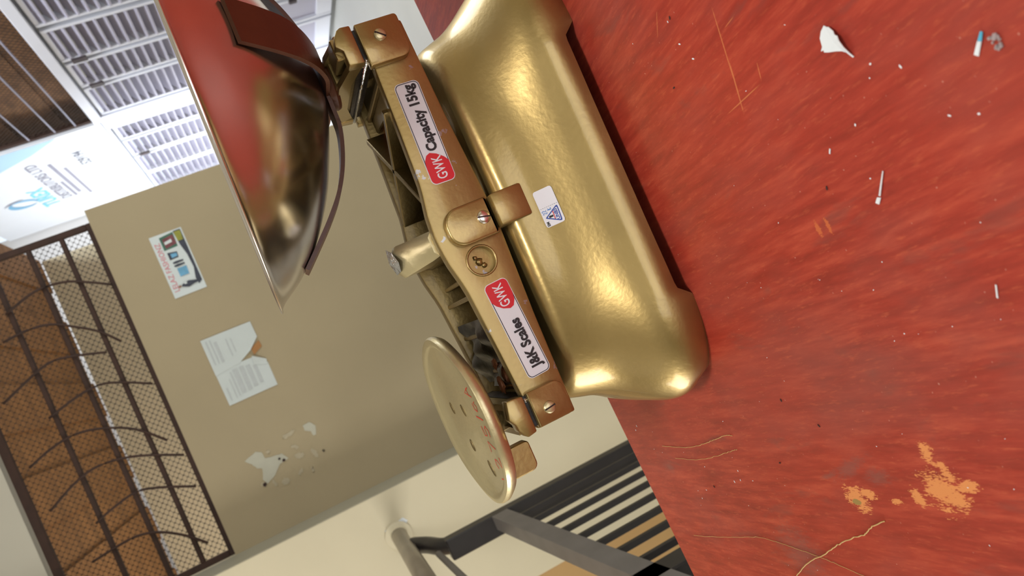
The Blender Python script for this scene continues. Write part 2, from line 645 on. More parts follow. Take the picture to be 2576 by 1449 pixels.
# beige wall below the grille
wb = struct(obj('wall_back', mk_box(-0.54, 0.987, YP, YP + 0.15, 0, ZC + 0.512), 'beige'), 'beige painted wall with notices')
struct(obj('wall_corner', mk_box(-1.15, -0.54, 3.19, 3.55, 0, 3.1, 0.004), 'cream'), 'cream painted pier beside the beige wall')
struct(obj('trim_1', mk_box(-0.541, -0.5385, 3.19, YP, 0, 3.1), 'shaded_grey'), 'side of the cream pier with its shade coloured in as grey')
struct(obj('wall_side', mk_box(-3.2, -1.15, 3.30, 3.55, 0, 3.1), 'tan'), 'tan wall left of the cream pier')
struct(obj('trim_2', mk_box(-0.54, 0.93, YP + 0.02, YP + 0.15, ZC + 1.15, 3.1), 'lintel'), 'pale lintel above the wire grille')


def wall_with_opening(name, axis, c, thick, a0, a1, oa0, oa1, oz0, oz1, mat, h=3.1):
    bm = bmesh.new()
    for (p0, p1, z0, z1) in ((a0, oa0, 0, h), (oa1, a1, 0, h), (oa0, oa1, 0, oz0), (oa0, oa1, oz1, h)):
        if p1 - p0 < 1e-4 or z1 - z0 < 1e-4:
            continue
        if axis == 'x':
            box(bm, c, c + thick, p0, p1, z0, z1)
        else:
            box(bm, p0, p1, c, c + thick, z0, z1)
    return struct(obj(name, bm, mat))


wall_with_opening('wall_left', 'x', -3.1, 0.15, -3.0, 3.4, 0.2, 1.9, 1.05, 2.45, 'cream')
wall_with_opening('wall_front', 'y', -3.1, 0.15, -3.1, XR, -0.8, 1.0, 0.0, 2.7, 'cream')
wall_with_opening('wall_near', 'x', XR, 0.12, -3.1, 3.43 * K, 1.5, 2.9, 1.3, 2.7, 'cream')
struct(obj('wall_far', mk_box(-3.0, XR, 6.97 * K, 6.97 * K + 0.15, 0, 4.6), 'far_white'), 'white wall at the far end of the yard')

# patches of bare plaster on the beige wall
PATCH_A = [(-0.209, 0.34), (-0.197, 0.305), (-0.191, 0.286), (-0.204, 0.266), (-0.232, 0.263), (-0.24, 0.227), (-0.244, 0.195), (-0.274, 0.178), (-0.281, 0.218), (-0.312, 0.251), (-0.334, 0.292), (-0.311, 0.302), (-0.268, 0.287), (-0.255, 0.307), (-0.231, 0.319)]
PATCH_B = [(-0.176, 0.074), (-0.171, 0.046), (-0.196, 0.027), (-0.232, 0.039), (-0.233, 0.051), (-0.21, 0.053), (-0.196, 0.076)]


def roughen(poly, amp):
    out = []
    n = len(poly)
    for i in range(n):
        a, b = Vector(poly[i]), Vector(poly[(i + 1) % n])
        for k in range(3):
            p = a.lerp(b, k / 3)
            out.append((p.x + random.uniform(-amp, amp), p.y + random.uniform(-amp, amp)))
    return out


def wall_patch(poly, y, parent, mat='patch', amp=0.0015, d=0.0015):
    poly = roughen(poly, amp)
    bm = bmesh.new()
    vs = [bm.verts.new((x, y - d, ZC + z)) for x, z in poly]
    vb = [bm.verts.new((x, y + 0.0005, ZC + z)) for x, z in poly]
    bm.faces.new(vs)
    for i in range(len(vs)):
        j = (i + 1) % len(vs)
        bm.faces.new((vs[i], vb[i], vb[j], vs[j]))
    return obj('plaster_patch', bm, mat, parent)


wall_patch(PATCH_A, YP, wb)
wall_patch(PATCH_B, YP, wb)
for (x, z, a, b, rot) in ((-0.213, 0.241, .009, .009, 0), (-0.184, 0.14, .010, .030, .2), (-0.241, 0.137, .007, .017, -.7), (-0.283, 0.134, .012, .02, -.3),
                          (-0.301, 0.074, .024, .009, .3), (-0.346, 0.154, .016, .006, -.9), (-0.36, 0.108, .014, .006, 0), (-0.343, 0.267, .017, .006, .2),
                          (-0.356, 0.225, .014, .017, 0), (-0.329, 0.307, .014, .010, .4), (-0.308, 0.039, .006, .006, 0)):
    wall_patch([(x + a * math.cos(t) * math.cos(rot) - b * math.sin(t) * math.sin(rot), z + a * math.cos(t) * math.sin(rot) + b * math.sin(t) * math.cos(rot)) for t in [k * math.pi / 4 for k in range(8)]], YP, wb, 'patch_faint', 0.003)
for (x, z, a) in ((-0.26, 0.212, .005), (-0.273, 0.198, .006), (-0.331, 0.304, .008)):
    wall_patch([(x + a * math.cos(k * math.pi / 4), z + a * math.sin(k * math.pi / 4)) for k in range(8)], YP - 0.0016, wb, 'dark_bit')
wc = bpy.data.objects['wall_corner']
wall_patch([(-0.686, -0.052), (-0.677, -0.091), (-0.67, -0.14), (-0.688, -0.153), (-0.709, -0.129), (-0.708, -0.095)], 3.19, wc, 'paper')

# ---- wire grille above the beige wall
GY = YP + 0.05
gr = empty('wire_grille', (0.2, GY, ZC + 0.51))
tag(gr, 'rusty bar grille with wire mesh above the beige wall', 'grille')


def gbar(name, x0, x1, z0, z1, y0=GY - 0.012, y1=GY + 0.012):
    return obj(name, mk_box(x0 - 0.2, x1 - 0.2, y0 - GY, y1 - GY, z0 - 0.51, z1 - 0.51, 0.002, 1), 'rust_bar', gr)


gbar('frame_bar', -0.54, 0.945, 0.512, 0.537)
gbar('frame_bar', -0.54, 0.945, 1.108, 1.14)
gbar('frame_bar', 0.92, 0.945, 0.537, 1.108)
gbar('frame_bar', -0.54, -0.515, 0.537, 1.108)
for z in (0.640, 0.768, 0.915):
    gbar('cross_bar', -0.515, 0.92, z - 0.009, z + 0.009)
RODS = [[(0.709, 0.927), (0.755, 0.802), (0.751, 0.693), (0.717, 0.612), (0.674, 0.534)], [(0.61, 0.974), (0.621, 0.88), (0.609, 0.794), (0.565, 0.718), (0.512, 0.645), (0.443, 0.586)],
        [(0.386, 1.058), (0.445, 0.929), (0.47, 0.847), (0.457, 0.76), (0.424, 0.651)], [(0.266, 0.935), (0.301, 0.821), (0.313, 0.723), (0.285, 0.639), (0.235, 0.543)],
        [(0.117, 1.064), (0.153, 0.969), (0.168, 0.872), (0.145, 0.77), (0.091, 0.668), (-0.001, 0.578)], [(-0.07, 1.059), (-0.007, 0.94), (0.016, 0.839), (-0.008, 0.707), (-0.083, 0.543)],
        [(-0.188, 0.932), (-0.162, 0.862), (-0.14, 0.759), (-0.163, 0.673), (-0.22, 0.549)], [(-0.319, 0.997), (-0.304, 0.89), (-0.302, 0.814), (-0.326, 0.738), (-0.385, 0.655), (-0.45, 0.593)]]
for r_ in RODS:
    obj('bent_rod', tube(spline([(x - 0.2, -0.018, z - 0.51) for x, z in r_], 4), 0.0055, 6), 'rust_bar', gr, True)


def wire_mesh(u0, u1, v0, v1, pu, pv, w, fn):
    """hexagon-like netting of zigzag wires, as one mesh; fn maps (u, v, d) to a point"""
    verts, faces = [], []
    nu = int((u1 - u0) / pu)
    nv = int((v1 - v0) / (pv / 2))
    for i in range(nu + 1):
        prev = None
        for j in range(nv + 1):
            ph = j % 4
            s = (1 if ph in (0, 3) else -1) * (1 if i % 2 == 0 else -1)
            u = u0 + i * pu + s * pu * 0.42 * random.uniform(0.9, 1.1)
            v = v0 + j * pv / 2
            b = len(verts)
            verts += [fn(u - w, v, 0), fn(u + w, v, 0), fn(u, v, w * 1.6)]
            if prev is not None:
                a = prev
                for k in range(3):
                    m = (k + 1) % 3
                    faces.append((a + k, a + m, b + m, b + k))
            prev = b
    me = bpy.data.meshes.new('wire_netting')
    me.from_pydata(verts, [], faces)
    me.update()
    return me


nm = obj('wire_netting', wire_mesh(-0.53, 0.925, 0.52, 1.12, 0.0135, 0.0125, 0.0014, lambda u, v, d: (u - 0.2, 0.006 + d, v - 0.51)), 'wire', gr)
nm['kind'] = 'stuff'

# ---- brown boarded roof behind the grille
roof = empty('boarded_roof', (0.1, 5.2, ZC + 1.50))
tag(roof, 'brown boarded lean-to roof seen through the grille', 'roof')
for i in range(13):
    x0 = -1.9 + i * 0.272
    obj('roof_board', mk_box(x0, x0 + 0.285, -1.62, 1.75, 0.016 * (i % 2), 0.014 + 0.016 * (i % 2)), 'brown_board', roof)
for y in (-1.58,):
    obj('rafter', mk_box(-1.9, 1.62, y - 0.03, y + 0.03, -0.07, -0.005), 'rust_bar', roof)

struct(obj('wall_inner', mk_box(-2.4, 1.74, 6.96, 7.06, 0, ZC + 1.49), 'cream'), 'tan wall behind the grille')
struct(obj('wall_yard', mk_box(-2.5, -2.4, 3.55, 9.4, 0, 4.6), 'tan'), 'wall of the covered yard')
struct(obj('sky_block_yard', mk_box(-2.5, 3.55, 3.55, 9.56, 4.6, 4.7), 'far_white'), 'unseen high white slab added over the yard to block the sky')  # unseen, added to cut off the sky above the yard

# ---- louvered doors in the right wall
LEAVES = [(3.44, 3.83), (3.87, 4.235), (4.27, 4.585), (4.615, 5.035), (5.29, 5.555), (5.585, 5.935), (5.97, 6.405), (6.44, 6.86)]


def zk(z):
    return ZC + (z - 1.05) * K


ZT, ZB = zk(1.515), 0.04
slat_me = {}
for i, (a, b) in enumerate(LEAVES):
    y0, y1 = a * K, b * K
    d = empty('door_%d' % (i + 1), (XR, (y0 + y1) / 2, ZB))
    struct(d, 'white louvered steel door leaf')
    h = (y1 - y0) / 2
    H = ZT - ZB - 0.02
    st = 0.032
    for s in (-1, 1):
        o = obj('stile', mk_box(-0.025, 0.035, min(s * h, s * (h - st)), max(s * h, s * (h - st)), 0, H, 0.004, 1), 'door_white', d)
    obj('top_rail', mk_box(-0.02, 0.035, -h + st, h - st, H - 0.03, H, 0.003, 1), 'door_white', d)
    obj('bottom_rail', mk_box(-0.02, 0.035, -h + st, h - st, 0, 0.13, 0.003, 1), 'door_white', d)
    obj('middle_rail', mk_box(-0.02, 0.035, -h + st, h - st, 0.60, 0.66, 0.003, 1), 'door_white', d)
    obj('lower_panel', mk_box(0.0, 0.012, -h + st, h - st, 0.13, 0.60), 'slat_shaded', d)
    if i in (1, 2, 5):
        obj('latch', mk_box(-0.045, -0.02, -h - 0.012, -h + 0.03, 0.30, 0.36, 0.003, 1), 'dark_metal', d)
        obj('bolt', mk_box(-0.04, -0.024, h - 0.03, h + 0.03, H - 0.16, H - 0.06, 0.003, 1), 'dark_metal', d)
    key = round(h, 3)
    if key not in slat_me:
        bm = bmesh.new()
        prof = ((-0.028, -0.034), (-0.028, -0.022), (0.032, 0.034), (0.032, 0.026))
        A = [bm.verts.new((x, -h + st, z)) for x, z in prof]
        B = [bm.verts.new((x, h - st, z)) for x, z in prof]
        bm.faces.new(A)
        bm.faces.new(B[::-1])
        for k in range(4):
            bm.faces.new((A[k], B[k], B[(k + 1) % 4], A[(k + 1) % 4]))
        bmesh.ops.recalc_face_normals(bm, faces=bm.faces)
        me = bpy.data.meshes.new('slat')
        bm.to_mesh(me)
        bm.free()
        me.materials.append(M['slat_shaded'])
        slat_me[key] = me
    z = 0.70
    while z < H - 0.005:
        o = bpy.data.objects.new('slat', slat_me[key])
        COL.objects.link(o)
        o.parent = d
        o.location = (0, 0, z)
        z += 0.0655
struct(obj('trim_3', mk_box(XR - 0.04, XR + 0.06, 3.43 * K, 5.12 * K, ZT, ZT + 0.075, 0.004, 1), 'door_white'), 'white steel rail above the near doors')
struct(obj('trim_4', mk_box(XR - 0.035, XR + 0.05, 5.05 * K, 5.275 * K, 0, ZT, 0.004, 1), 'door_white'), 'white post between the door leaves')
struct(obj('trim_5', mk_box(XR - 0.02, XR + 0.06, 5.12 * K, 6.97 * K, ZT, ZT + 0.03, 0.004, 1), 'door_white'), 'white rail above the far doors')
struct(obj('shade_wall_outer', mk_box(3.45, 3.55, 3.55, 9.56, 0, 4.6), 'shaded_grey'), 'wall added outside the doors to keep their gaps dark')  # added at full height to shut out sky light behind the louvers

# ---- dark netted opening above the near doors
tr = empty('netted_transom', (XR, 4.28 * K, ZT + 0.08))
tag(tr, 'dark netted opening with pale rods above the louvered doors', 'grille')
Z0 = ZT + 0.08
yc = 4.28 * K
for i in range(13):
    zz = i * 0.125
    obj('backing_board', mk_box(0.20 + 0.01 * math.sin(i * 2.1), 0.24, 3.44 * K - yc, 5.75 * K - yc, zz, zz + 0.122), 'brown_back', tr)
for z in (1.67, 1.79, 1.94):
    obj('pale_rod', tube([(-0.01, 3.44 * K - yc, zk(z) - Z0), (-0.01, 5.10 * K - yc, zk(z) - Z0)], 0.007, 6), 'sign_grey', tr, True)
nm = obj('wire_netting', wire_mesh(3.44 * K, 5.12 * K, 0.0, 1.35, 0.024, 0.022, 0.0024, lambda u, v, d_: (0.02 + d_, u - yc, v)), 'wire', tr)
nm['kind'] = 'stuff'
obj('end_post', mk_box(0.0, 0.04, 5.12 * K - yc, 5.15 * K - yc, 0, 1.35), 'rust_bar', tr)

# ---- sign board above the far doors
sg = empty('sign_board', (XR, 6.05 * K, ZT + 0.035))
tag(sg, 'white shop sign with blue swirl and cyan TUREX lettering above far doors', 'sign')
syc, sz0 = 6.05 * K, ZT + 0.035
obj('panel', mk_box(-0.03, 0.0, 5.15 * K - syc, 6.95 * K - syc, 0, 1.55, 0.003, 1), 'sign_white', sg)


def sign_fn(u, v):
    # u runs along the sign as read (right = towards the viewer), v up; both in metres from the board origin
    return (-0.0325, -u, v)


def sign_text(body, y_mid, z, size, mat, space=1.0, off=0.0):
    v, f = text_pts(body, size, off, 'CENTER', space)
    flat('lettering', v, f, lambda a, b: sign_fn(a - (y_mid * K - syc), b + zk(z) - sz0), mat, sg)


sign_text('TUREX', 6.17, 2.178, 0.20, 'sign_cyan', 1.0, 0.006)
sign_text('DISTRIBUTORS LTD', 5.90, 2.062, 0.135, 'sign_grey', 1.0, 0.003)
sign_text('529194', 5.62, 1.773, 0.13, 'sign_dark', 1.0, 0.002)
for (ya, yb, z, w_) in ((5.55, 6.30, 1.955, 0.035), (5.70, 6.40, 1.90, 0.03), (5.95, 6.35, 1.995, 0.028)):
    poly_flat('print_line', [(-(yb * K - syc), zk(z) - sz0), (-(ya * K - syc), zk(z) - sz0), (-(ya * K - syc), zk(z) - sz0 + w_), (-(yb * K - syc), zk(z) - sz0 + w_)], sign_fn, 'sign_grey', sg)
lcx, lcz = -(6.17 * K - syc), zk(2.33) - sz0


def crescent(cx_, cz_, rx, rz, a0, a1, th, rot=0.0, n=18):
    out, inn = [], []
    for k in range(n + 1):
        t = k / n
        a = math.radians(a0 + (a1 - a0) * t)
        w_ = th * math.sin(math.pi * min(1, max(0, 0.08 + 0.92 * t)))
        out.append((rx * math.cos(a), rz * math.sin(a)))
        inn.append(((rx - w_) * math.cos(a), (rz - w_) * math.sin(a)))
    v = [(cx_ + x * math.cos(rot) - z * math.sin(rot), cz_ + x * math.sin(rot) + z * math.cos(rot)) for x, z in out + inn]
    f = [(k, k + 1, n + 2 + k, n + 1 + k) for k in range(n)]
    return v, f


for a0, a1, th, mt in ((20, 215, 0.075, 'sign_blue'), (235, 385, 0.05, 'sign_blue'), (-40, 45, 0.035, 'sign_grey')):
    rr = 0.13 if mt == 'sign_blue' else 0.165
    v, f = crescent(lcx, lcz, rr, rr, a0, a1, th, 0.4)
    flat('swirl', v, f, sign_fn, mt, sg)
poly_flat('blue_corner', [(0.62, 1.45), (0.80, 1.0), (1.00, 0.62), (1.205, 0.36), (1.205, 1.45)], sign_fn, 'sign_pale', sg)

# ------------------------------------------------------------------ poster and notice on the beige wall
po = empty('fashion_poster', (0.655, YP - 0.001, ZC + 0.265))
tag(po, 'small colourful LELAZ FASHIONZ poster stuck on the beige wall', 'poster')
obj('sheet', mk_box(-0.136, 0.136, -0.001, 0.0008, -0.066, 0.066), 'poster_white', po)
lay = [0]


def pf(u, v):
    return (u, -0.0012 - 0.0002 * lay[0], v)


def pprint(name, poly, mat):
    lay[0] += 1
    poly_flat(name, poly, pf, mat, po)


v, f = text_pts('LELAZ FASHIONZ', 0.030, 0.0003, 'CENTER', 1.02)
xs = [p[0] for p in v]
k_ = 0.215 / (max(xs) - min(xs))
lay[0] += 1
flat('lettering', [(p[0] * k_ - 0.005, p[1] + 0.045) for p in v], f, pf, 'poster_red', po)
pprint('print_block', [(0.064, 0.030), (0.122, 0.030), (0.128, -0.028), (0.066, -0.026)], 'poster_green')
pprint('print_block', [(0.070, 0.020), (0.112, 0.022), (0.120, -0.024), (0.078, -0.026)], 'poster_maroon')
pprint('print_block', [(0.086, 0.018), (0.098, 0.018), (0.104, -0.012), (0.090, -0.012)], 'poster_white')
pprint('print_block', [(0.020, 0.024), (0.052, 0.024), (0.046, -0.014), (0.022, -0.012)], 'poster_dark')
pprint('print_block', [(0.026, 0.014), (0.044, 0.014), (0.042, -0.010), (0.028, -0.010)], 'poster_blue')
for x in (0.004, -0.010):
    pprint('print_figure', [(x - 0.003, 0.018), (x + 0.003, 0.018), (x + 0.005, 0.004), (x + 0.003, -0.024), (x - 0.003, -0.024), (x - 0.005, 0.004)], 'poster_dark')
pprint('print_block', [(-0.058, 0.012), (-0.022, 0.012), (-0.022, -0.026), (-0.058, -0.024)], 'poster_blue')
pprint('print_band', [(0.130, -0.030), (0.130, -0.060), (-0.100, -0.060), (-0.112, -0.044), (-0.085, -0.040), (-0.04, -0.050), (0.02, -0.047), (0.07, -0.036)], 'poster_dark')
pprint('print_block', [(0.084, -0.034), (0.126, -0.032), (0.126, -0.058), (0.084, -0.056)], 'poster_yellow')
pprint('print_figure', [(-0.100, 0.022), (-0.092, 0.020), (-0.084, -0.010), (-0.090, -0.030), (-0.096, -0.056), (-0.102, -0.056), (-0.104, -0.028), (-0.110, -0.004)], 'poster_dark')
pprint('print_figure', [(-0.102, 0.034), (-0.094, 0.036), (-0.091, 0.026), (-0.099, 0.022)], 'poster_skin')
pprint('print_figure', [(-0.094, 0.008), (-0.084, 0.012), (-0.084, 0.000), (-0.094, -0.002)], 'poster_white')

no = empty('pinned_notice', (0.172, YP - 0.001, ZC + 0.203))
tag(no, 'two overlapping pale printed notices with a lifted corner on the beige wall', 'notice')


def sheet(poly, y0, mat, name):
    bm = bmesh.new()
    vs = [bm.verts.new((x, y0 - dy, z)) for x, z, dy in poly]
    bm.faces.new(vs)
    r_ = bmesh.ops.extrude_face_region(bm, geom=bm.faces[:])
    bmesh.ops.translate(bm, verts=[e for e in r_['geom'] if isinstance(e, bmesh.types.BMVert)], vec=(0, 0.0006, 0))
    return obj(name, bm, mat, no)


sheet([(-0.147, 0.102, 0.001), (0.002, 0.104, 0.001), (0.004, 0.0, 0.001), (0.002, -0.060, 0.001), (-0.040, -0.104, 0.001), (-0.145, -0.104, 0.001)], 0.0, 'notice', 'lower_sheet')
sheet([(-0.012, 0.105, 0.002), (0.147, 0.106, 0.002), (0.145, -0.104, 0.002), (0.075, -0.106, 0.003), (0.032, -0.060, 0.005), (0.0, 0.0, 0.002)], 0.0, 'notice', 'upper_sheet')
sheet([(-0.030, -0.052, 0.003), (0.008, -0.055, 0.012), (-0.026, -0.104, 0.004), (-0.05, -0.100, 0.002)], 0.0, 'notice', 'lifted_corner')
sheet([(0.008, -0.066, 0.0015), (0.038, -0.064, 0.0015), (0.058, -0.106, 0.0015), (0.030, -0.108, 0.0015)], 0.0, 'notice_brown', 'brown_tape')
for (x0, x1, z, w_, dy) in ((-0.13, -0.075, 0.082, 0.006, .0022), (-0.125, -0.02, 0.045, 0.006, .0022), (-0.13, -0.045, 0.060, 0.004, .0022), (-0.12, -0.015, 0.018, 0.020, .0022), (-0.12, -0.015, -0.008, 0.018, .0022),
                            (-0.115, -0.02, -0.034, 0.018, .0022), (-0.11, -0.03, -0.058, 0.014, .0022), (0.03, 0.135, 0.085, 0.006, .0032), (0.03, 0.135, 0.070, 0.005, .0032), (0.03, 0.12, 0.050, 0.012, .0032), (0.04, 0.115, 0.01, 0.005, .0032), (0.05, 0.11, -0.008, 0.005, .0032)):
    obj('print_line', mk_box(x0, x1, -dy, -dy + 0.0003, z, z + w_), 'notice_ink', no)

# ------------------------------------------------------------------ stair railing
ra = empty('stair_railing', (-0.72, 2.2, 0))
tag(ra, 'black steel railing with round handrail in front of the cream pier', 'railing')


def rz(z):
    return ZC + z


obj('post', mk_box(-0.055, 0.02, 0.47, 0.53, 0, rz(-0.215), 0.004, 1), 'black_steel', ra)
obj('post', mk_box(-0.05, 0.02, -0.62, -0.54, 0, rz(-0.46), 0.004, 1), 'black_steel', ra)
obj('handrail', tube([(-0.005, 0.985, rz(-0.098)), (-0.005, 0.6, rz(-0.098)), (-0.005, -0.93, rz(-0.095))], 0.032, 16), 'pipe', ra, True)
obj('wall_flange', lathe([(0, 0), (0.055, 0), (0.055, 0.006), (0.034, 0.012), (0.034, 0.02), (0, 0.02)], 24), 'cream', ra, 40)
ra.children[-1].location = (-0.005, 0.988, rz(-0.098))
ra.children[-1].rotation_euler = (math.pi / 2, 0, 0)
obj('elbow_bracket', tube(spline([(-0.012, 0.50, rz(-0.24)), (-0.012, 0.56, rz(-0.20)), (-0.01, 0.66, rz(-0.165)), (-0.008, 0.74, rz(-0.125))], 5), 0.030, 10), 'black_steel', ra, True)
obj('thin_rail', tube([(-0.01, 0.48, rz(-0.178)), (-0.01, -0.93, rz(-0.235))], 0.012, 8), 'grey_steel', ra, True)
bm = bmesh.new()
v_ = box(bm, -0.03, 0.02, -0.90, 0.47, -0.03, 0.03)
for q in v_:
    q.co.z += rz(-0.425) + (q.co.y - 0.45) * 0.085
obj('flat_rail', bm, 'grey_steel', ra)
obj('post', mk_box(-0.045, 0.03, -0.96, -0.89, 0, rz(-0.125), 0.004, 1), 'black_steel', ra)
for k in range(11):
    y = 0.375 - 0.118 * k
    zt = rz(-0.455) + (y - 0.45) * 0.085
    obj('picket', mk_box(-0.0085, 0.0085, y - 0.0085, y + 0.0085, 0.10, zt, 0.001, 1), 'black_steel', ra)
obj('bottom_rail', mk_box(-0.02, 0.02, -0.90, 0.47, 0.06, 0.10, 0.002, 1), 'black_steel', ra)

# ------------------------------------------------------------------ counter
tb = empty('counter_table', (TAB.x, TAB.y, 0), (0, 0, TROT))
tag(tb, 'red painted wooden counter with worn patches under the scale', 'table')
_, far_l = tl(-0.27, 0.822)
obj('table_top', mk_box(-0.95, 1.0, -0.55, far_l, T - 0.035, T, 0.0015, 2), 'table', tb)
obj('apron', mk_box(-0.88, 0.93, far_l - 0.10, far_l - 0.075, T - 0.14, T - 0.035), 'table_leg', tb)
obj('apron', mk_box(-0.88, 0.93, -0.50, -0.475, T - 0.14, T - 0.035), 'table_leg', tb)
for x in (-0.88, 0.87):
    for y in (-0.50, far_l - 0.14):
        obj('leg', mk_box(x, x + 0.06, y, y + 0.06, 0, T - 0.035, 0.003, 1), 'table_leg', tb)

# ------------------------------------------------------------------ the scale
OX, OY = 0.063, 0.672
sc = empty('counter_scale', (OX, OY, T))
tag(sc, 'gold painted cast-iron counter scale with stickers on its beam', 'scale')

# base casting -------------------------------------------------------
LZ = [0.0, 0.0015, 0.003] + [0.006 + 0.003 * i for i in range(31)] + [0.0975, 0.099, 0.1005, 0.102, 0.103, 0.104, 0.1048, 0.1055, 0.106]
A_T = [(0, 0.200), (0.010, 0.2045), (0.02, 0.206), (0.03, 0.205), (0.04, 0.2008), (0.05, 0.1940), (0.06, 0.1866), (0.075, 0.1775), (0.09, 0.1718), (0.098, 0.168), (0.103, 0.162), (0.106, 0.150)]
BF_T = [(0, 0.127), (0.010, 0.1315), (0.02, 0.133), (0.03, 0.1325), (0.04, 0.1293), (0.05, 0.1230), (0.06, 0.1140), (0.07, 0.1043), (0.08, 0.0960), (0.09, 0.0895), (0.098, 0.0845), (0.103, 0.077), (0.106, 0.062)]
BM_T = [(0, 0.1225), (0.010, 0.1225), (0.02, 0.1213), (0.03, 0.1187), (0.04, 0.1140), (0.05, 0.1077), (0.06, 0.1010), (0.07, 0.0950), (0.08, 0.0903), (0.09, 0.0868), (0.098, 0.0835), (0.103, 0.0765), (0.106, 0.062)]
NSEG = 240
BX = -0.006


def base_ring(z, shrink=0.0):
    a = pchip(A_T, z) - shrink
    bf, bmid = pchip(BF_T, z) - shrink, pchip(BM_T, z) - shrink
    out = []
    n = 4.2 - 1.5 * smooth01((z - 0.010) / 0.06)
    for i in range(NSEG):
        ph = 2 * math.pi * i / NSEG
        c, s = math.cos(ph), math.sin(ph)
        # even spacing along the long sides
        px = a * math.copysign(abs(c) ** (2 / n), c)
        q = abs(px) / a
        w = smooth01((q - 0.22) / 0.58)
        b = bmid + (bf - bmid) * w
        py = b * math.copysign(abs(s) ** (2 / n), s)
        # waist of the short ends
        px *= 1 - 0.035 * (1 - smooth01((abs(py) / b - 0.2) / 0.6)) * (1 if abs(c) > 0.6 else 0) * (1 - z / 0.106)
        # the rim is lifted between the feet
        foot = smooth01((abs(px) - 0.108) / 0.012) * (1 - 0.65 * smooth01((abs(px) - 0.180) / 0.010)) * (1 - 0.65 * (1 - smooth01((abs(py) / b - 0.60) / 0.10)))
        lift = (1 - foot) * 0.0115
        k = max(0.0, 1 - z / 0.034)
        out.append(Vector((px + BX, py, z + lift * k)))
    return out


bm = bmesh.new()
rings = []
for z in (0.034, 0.004, 0.0):
    rings.append([bm.verts.new(p) for p in base_ring(z, 0.006 if z > 0.001 else 0.002)])
for z in LZ:
    rings.append([bm.verts.new(p) for p in base_ring(z)])
for A, B in zip(rings[:-1], rings[1:]):
    for i in range(NSEG):
        j = (i + 1) % NSEG
        bm.faces.new((A[i], A[j], B[j], B[i]))
bm.faces.new(rings[-1])
bm.faces.new(rings[0][::-1])
base = obj('base', bm, 'gold', sc, 50)

bpy.context.view_layer.update()
dg = bpy.context.evaluated_depsgraph_get()
bmb = bmesh.new()
bmb.from_mesh(base.data)
base_bvh = BVHTree.FromBMesh(bmb)


# beam ----------------------------------------------------------------
def bar_top(x):
    return lerp_tab([(0, 0.163), (0.02, 0.1615), (0.045, 0.1565), (0.10, 0.153), (0.178, 0.149)], abs(x + 0.004)) + 0.008 * x


def bar_bot(x):
    return lerp_tab([(0, 0.1075), (0.03, 0.109), (0.09, 0.112), (0.178, 0.114)], abs(x)) + 0.006 * x


def bar_poly():
    xs_ = [-0.176 + 0.352 * i / 40 for i in range(41)]
    return [(x, bar_bot(x)) for x in xs_] + [(x, bar_top(x)) for x in reversed(xs_)]


YF0, YF1 = -0.070, -0.056
bar_f = obj('beam_bar', prism_xz(bar_poly(), YF0, YF1, 0.0016, 2), 'gold_worn', sc, 30)
cut = obj('cutter', tube([(-0.0325, -0.09, 0.1345), (-0.0325, -0.0635, 0.1345)], 0.0115, 32), None)
bo = bar_f.modifiers.new('recess', 'BOOLEAN')
bo.object = cut
bo.operation = 'DIFFERENCE'
bo.solver = 'EXACT'
bpy.context.view_layer.update()
dg = bpy.context.evaluated_depsgraph_get()
cut.matrix_world = sc.matrix_world.copy()
bpy.context.view_layer.update()
dg = bpy.context.evaluated_depsgraph_get()
me2 = bpy.data.meshes.new_from_object(bar_f.evaluated_get(dg))
bar_f.modifiers.clear()
bar_f.data = me2
me2.set_sharp_from_angle(angle=math.radians(30))
bpy.data.objects.remove(cut)
obj('recess_rim', lathe([(0.0112, 0.0), (0.0135, 0.0), (0.0130, 0.0012), (0.0117, 0.0012), (0.0112, 0.0)], 32), 'gold', sc, True)
sc.children[-1].location = (-0.0325, YF0 + 0.0002, 0.1345)
sc.children[-1].rotation_euler = (math.pi / 2, 0, 0)
for (dx, dz, r_) in ((0.0, 0.001, 0.0035), (-0.004, -0.002, 0.0025), (0.004, 0.003, 0.002)):
    bmx = bmesh.new()
    bmesh.ops.create_icosphere(bmx, subdivisions=2, radius=r_)
    for q in bmx.verts:
        q.co *= random.uniform(0.75, 1.15)
    o = obj('casting_burr', bmx, 'gold', sc, True)
    o.location = (-0.0325 + dx, -0.0638, 0.1345 + dz)
bar_r = obj('beam_bar', prism_xz(bar_poly(), -YF1, -YF0, 0.0016, 2), 'gold_shaded', sc, 30)


def web(x0, y0, x1, y1, w, z0, z1, name='cross_web', mat='gold_shaded'):
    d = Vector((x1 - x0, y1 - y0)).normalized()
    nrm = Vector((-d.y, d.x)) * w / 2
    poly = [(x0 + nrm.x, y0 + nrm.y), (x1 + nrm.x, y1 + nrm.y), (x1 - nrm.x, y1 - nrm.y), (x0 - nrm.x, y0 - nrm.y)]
    return obj(name, prism_xy(poly, z0, z1, 0.0008, 1), mat, sc)


